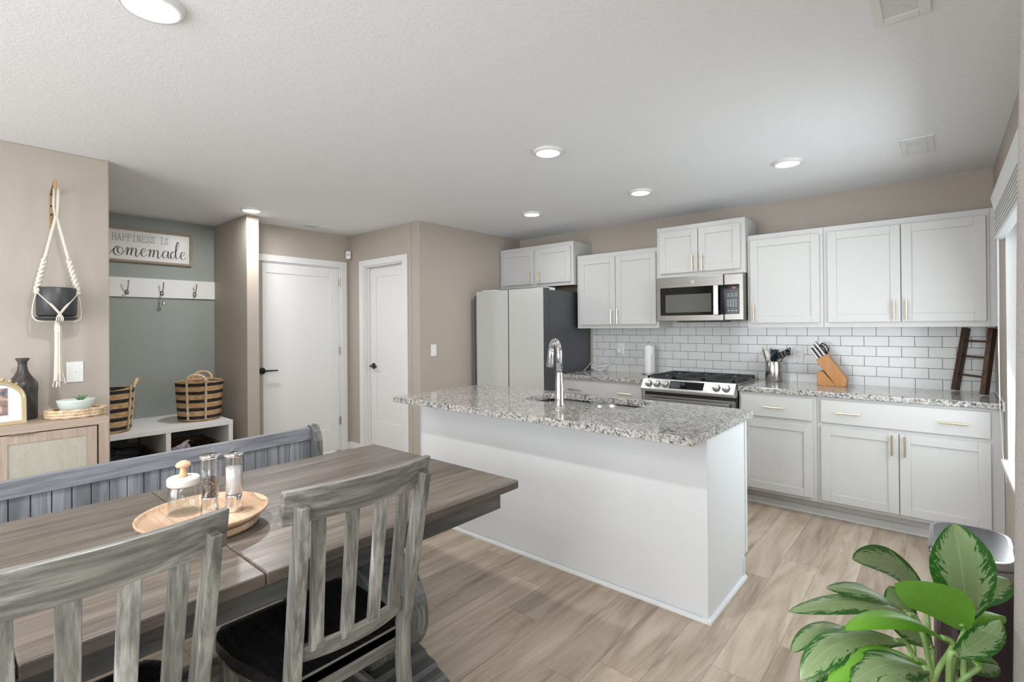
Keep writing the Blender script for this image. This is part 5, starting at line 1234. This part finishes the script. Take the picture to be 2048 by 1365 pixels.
# ---------------------------------------------------------------- plant
t = thing('potted_plant', 'leafy silver-green variegated plant in the lower right foreground', 'plant', (-.03, 1.28, 0))
PX, PY = -.02, 1.29
bm = BM(); lathe(bm, [(0, 0), (.10, 0), (.105, .01), (.135, .50), (.137, .52), (.128, .52), (.122, .48), (0, .48)], (PX, PY, 0), 48); pt = obj('planter', bm, M['planter'], t)
bm = BM(); lathe(bm, [(0, .487), (.06, .486), (.121, .481)], (PX, PY, 0), 32); obj('soil', bm, M['soil'], pt)
LEAVES = [
('silver', (0.033, 1.349, 0.791), (0.029, 1.306, 0.903), (0.014, 1.305, 1.000), 0.104),
('green', (0.027, 1.318, 0.789), (0.007, 1.234, 0.887), (-0.068, 1.13, 0.923), 0.090),
('silver', (-0.033, 1.398, 0.795), (-0.071, 1.325, 0.906), (-0.139, 1.201, 0.921), 0.069),
('silver', (-0.055, 1.34, 0.772), (-0.098, 1.236, 0.875), (-0.176, 1.143, 0.874), 0.052),
('silver', (-0.042, 1.284, 0.797), (-0.11, 1.186, 0.881), (-0.226, 1.061, 0.845), 0.050),
('green', (0.01, 1.263, 0.779), (-0.07, 1.155, 0.888), (-0.137, 1.071, 0.84), 0.044),
('silver', (-0.148, 1.221, 0.766), (-0.19, 1.158, 0.806), (-0.227, 1.086, 0.755), 0.043),
('silver', (-0.056, 1.233, 0.767), (-0.148, 1.101, 0.847), (-0.199, 1.018, 0.752), 0.066),
('silver', (0.04, 1.389, 0.80), (0.072, 1.41, 0.869), (0.100, 1.45, 0.863), 0.060),
('silver', (0.006, 1.234, 0.774), (0.052, 1.268, 0.791), (0.080, 1.336, 0.822), 0.050),
('silver', (-0.021, 1.171, 0.764), (-0.074, 1.099, 0.818), (-0.123, 1.031, 0.773), 0.070),
('green', (-0.03, 1.203, 0.757), (-0.103, 1.1, 0.832), (-0.158, 1.027, 0.756), 0.048),
('silver', (0.047, 1.312, 0.728), (0.031, 1.264, 0.794), (0.075, 1.294, 0.755), 0.030),
('dark', (-0.057, 1.371, 0.711), (-0.064, 1.339, 0.776), (-0.09, 1.316, 0.838), 0.059),
('dark', (-0.021, 1.356, 0.713), (-0.04, 1.313, 0.767), (-0.088, 1.245, 0.8), 0.052),
('green', (0.034, 1.379, 0.764), (0.065, 1.405, 0.798), (0.095, 1.454, 0.781), 0.036),
('silver', (-0.029, 1.164, 0.749), (-0.053, 1.09, 0.801), (-0.084, 1.038, 0.781), 0.050),
('dark', (-0.168, 1.177, 0.696), (-0.187, 1.134, 0.73), (-0.201, 1.096, 0.702), 0.036),
('silver', (0.01, 1.33, 0.70), (0.05, 1.36, 0.72), (0.08, 1.42, 0.69), 0.05),
('dark', (-0.08, 1.30, 0.66), (-0.13, 1.26, 0.70), (-0.18, 1.20, 0.66), 0.06),
]
rnd = random.Random(11)
for i, (kind, a, b_, c, wd) in enumerate(LEAVES):
    A, Bq, Cc = Vector(a), Vector(b_), Vector(c)
    def bez(s): return A*(1-s)**2+Bq*2*s*(1-s)+Cc*s*s
    upv = Vector((0, 0, 1))
    if i == 0: upv = Vector((.25, -1, .25)).normalized()
    elif i == 1: upv = Vector((.25, -.93, -.28)).normalized()
    elif i == 2: upv = Vector((.1, -.75, .65)).normalized()
    elif i in (13, 14): upv = Vector((.1, -.8, .5)).normalized()
    else: upv = Vector((.05, -.35, .9)).normalized()
    fold = .10 if i < 3 else .22
    def fn(u, v):
        p = bez(v); tg = (bez(min(1, v+.02))-bez(max(0, v-.02))).normalized(); sd = tg.cross(upv).normalized(); nn = sd.cross(tg).normalized()
        pk = .42; w_ = math.sin(PI*min(1, max(0, v))**1.18)**.66
        w_ = max(w_, .02)*wd*.5; s = (u-.5)*2
        return p+sd*s*w_+nn*(fold*w_*abs(s)**1.4*(1 if i in (0, 1, 2) else -1)+.03*wd*math.sin(v*9+i)*abs(s))
    bm = BM(); grid(bm, fn, 10, 22); bm.normal_update()
    if (sum((f.normal for f in bm.faces), Vector()).dot(upv) < 0) != (kind == 'green' and i == 1): bmesh.ops.reverse_faces(bm, faces=bm.faces)
    lf = obj('leaf', bm, M['leaf_'+kind], t, smooth=True)
    bs = Vector((PX+rnd.uniform(-.04, .05), PY+rnd.uniform(-.04, .04), .485)); md = bs.lerp(A, .55)+Vector((0, 0, .05))
    bm = BM(); tube(bm, spline([bs, md, A, A+(bez(.08)-A)], 6), [.006]*7+[.005]*6+[.0045]*6, 8) if False else tube(bm, spline([bs, md, A, bez(.1)], 6), .0048, 8); obj('stem', bm, M['stem'], t, smooth=True)

# ---------------------------------------------------------------- curtain beside the camera
t = thing('window_curtain', 'taupe linen curtain hanging at the right frame edge', 'curtain', (.10, .8, .02))
def cf(u, v):
    z = .02+v*2.19
    ye = 1.175-.185*(z-1.345)/.315*.43 if z > 1.345 else 1.175+(1.345-z)*.366
    ye = max(ye, 1.0); y = .42+(ye-.42)*u
    return Vector((.103+.014*math.sin(u*34)*(.6+.4*u)+.004*math.sin(z*3), y, z))
bm = BM(); grid(bm, cf, 120, 24); obj('curtain_panel', bm, M['curtain'], t, solid=.002, smooth=True)
bm = BM(); cyl(bm, (.103, -.9, 2.225), (.103, 1.30, 2.225), .011, n=16); rod = obj('curtain_rod', bm, M['nickel'], t)
bm = BM(); box(bm, .095, XR, -.02, -.005, 2.217, 2.233); box(bm, .095, XR, 1.17, 1.185, 2.217, 2.233); obj('rod_bracket', bm, M['nickel'], t)
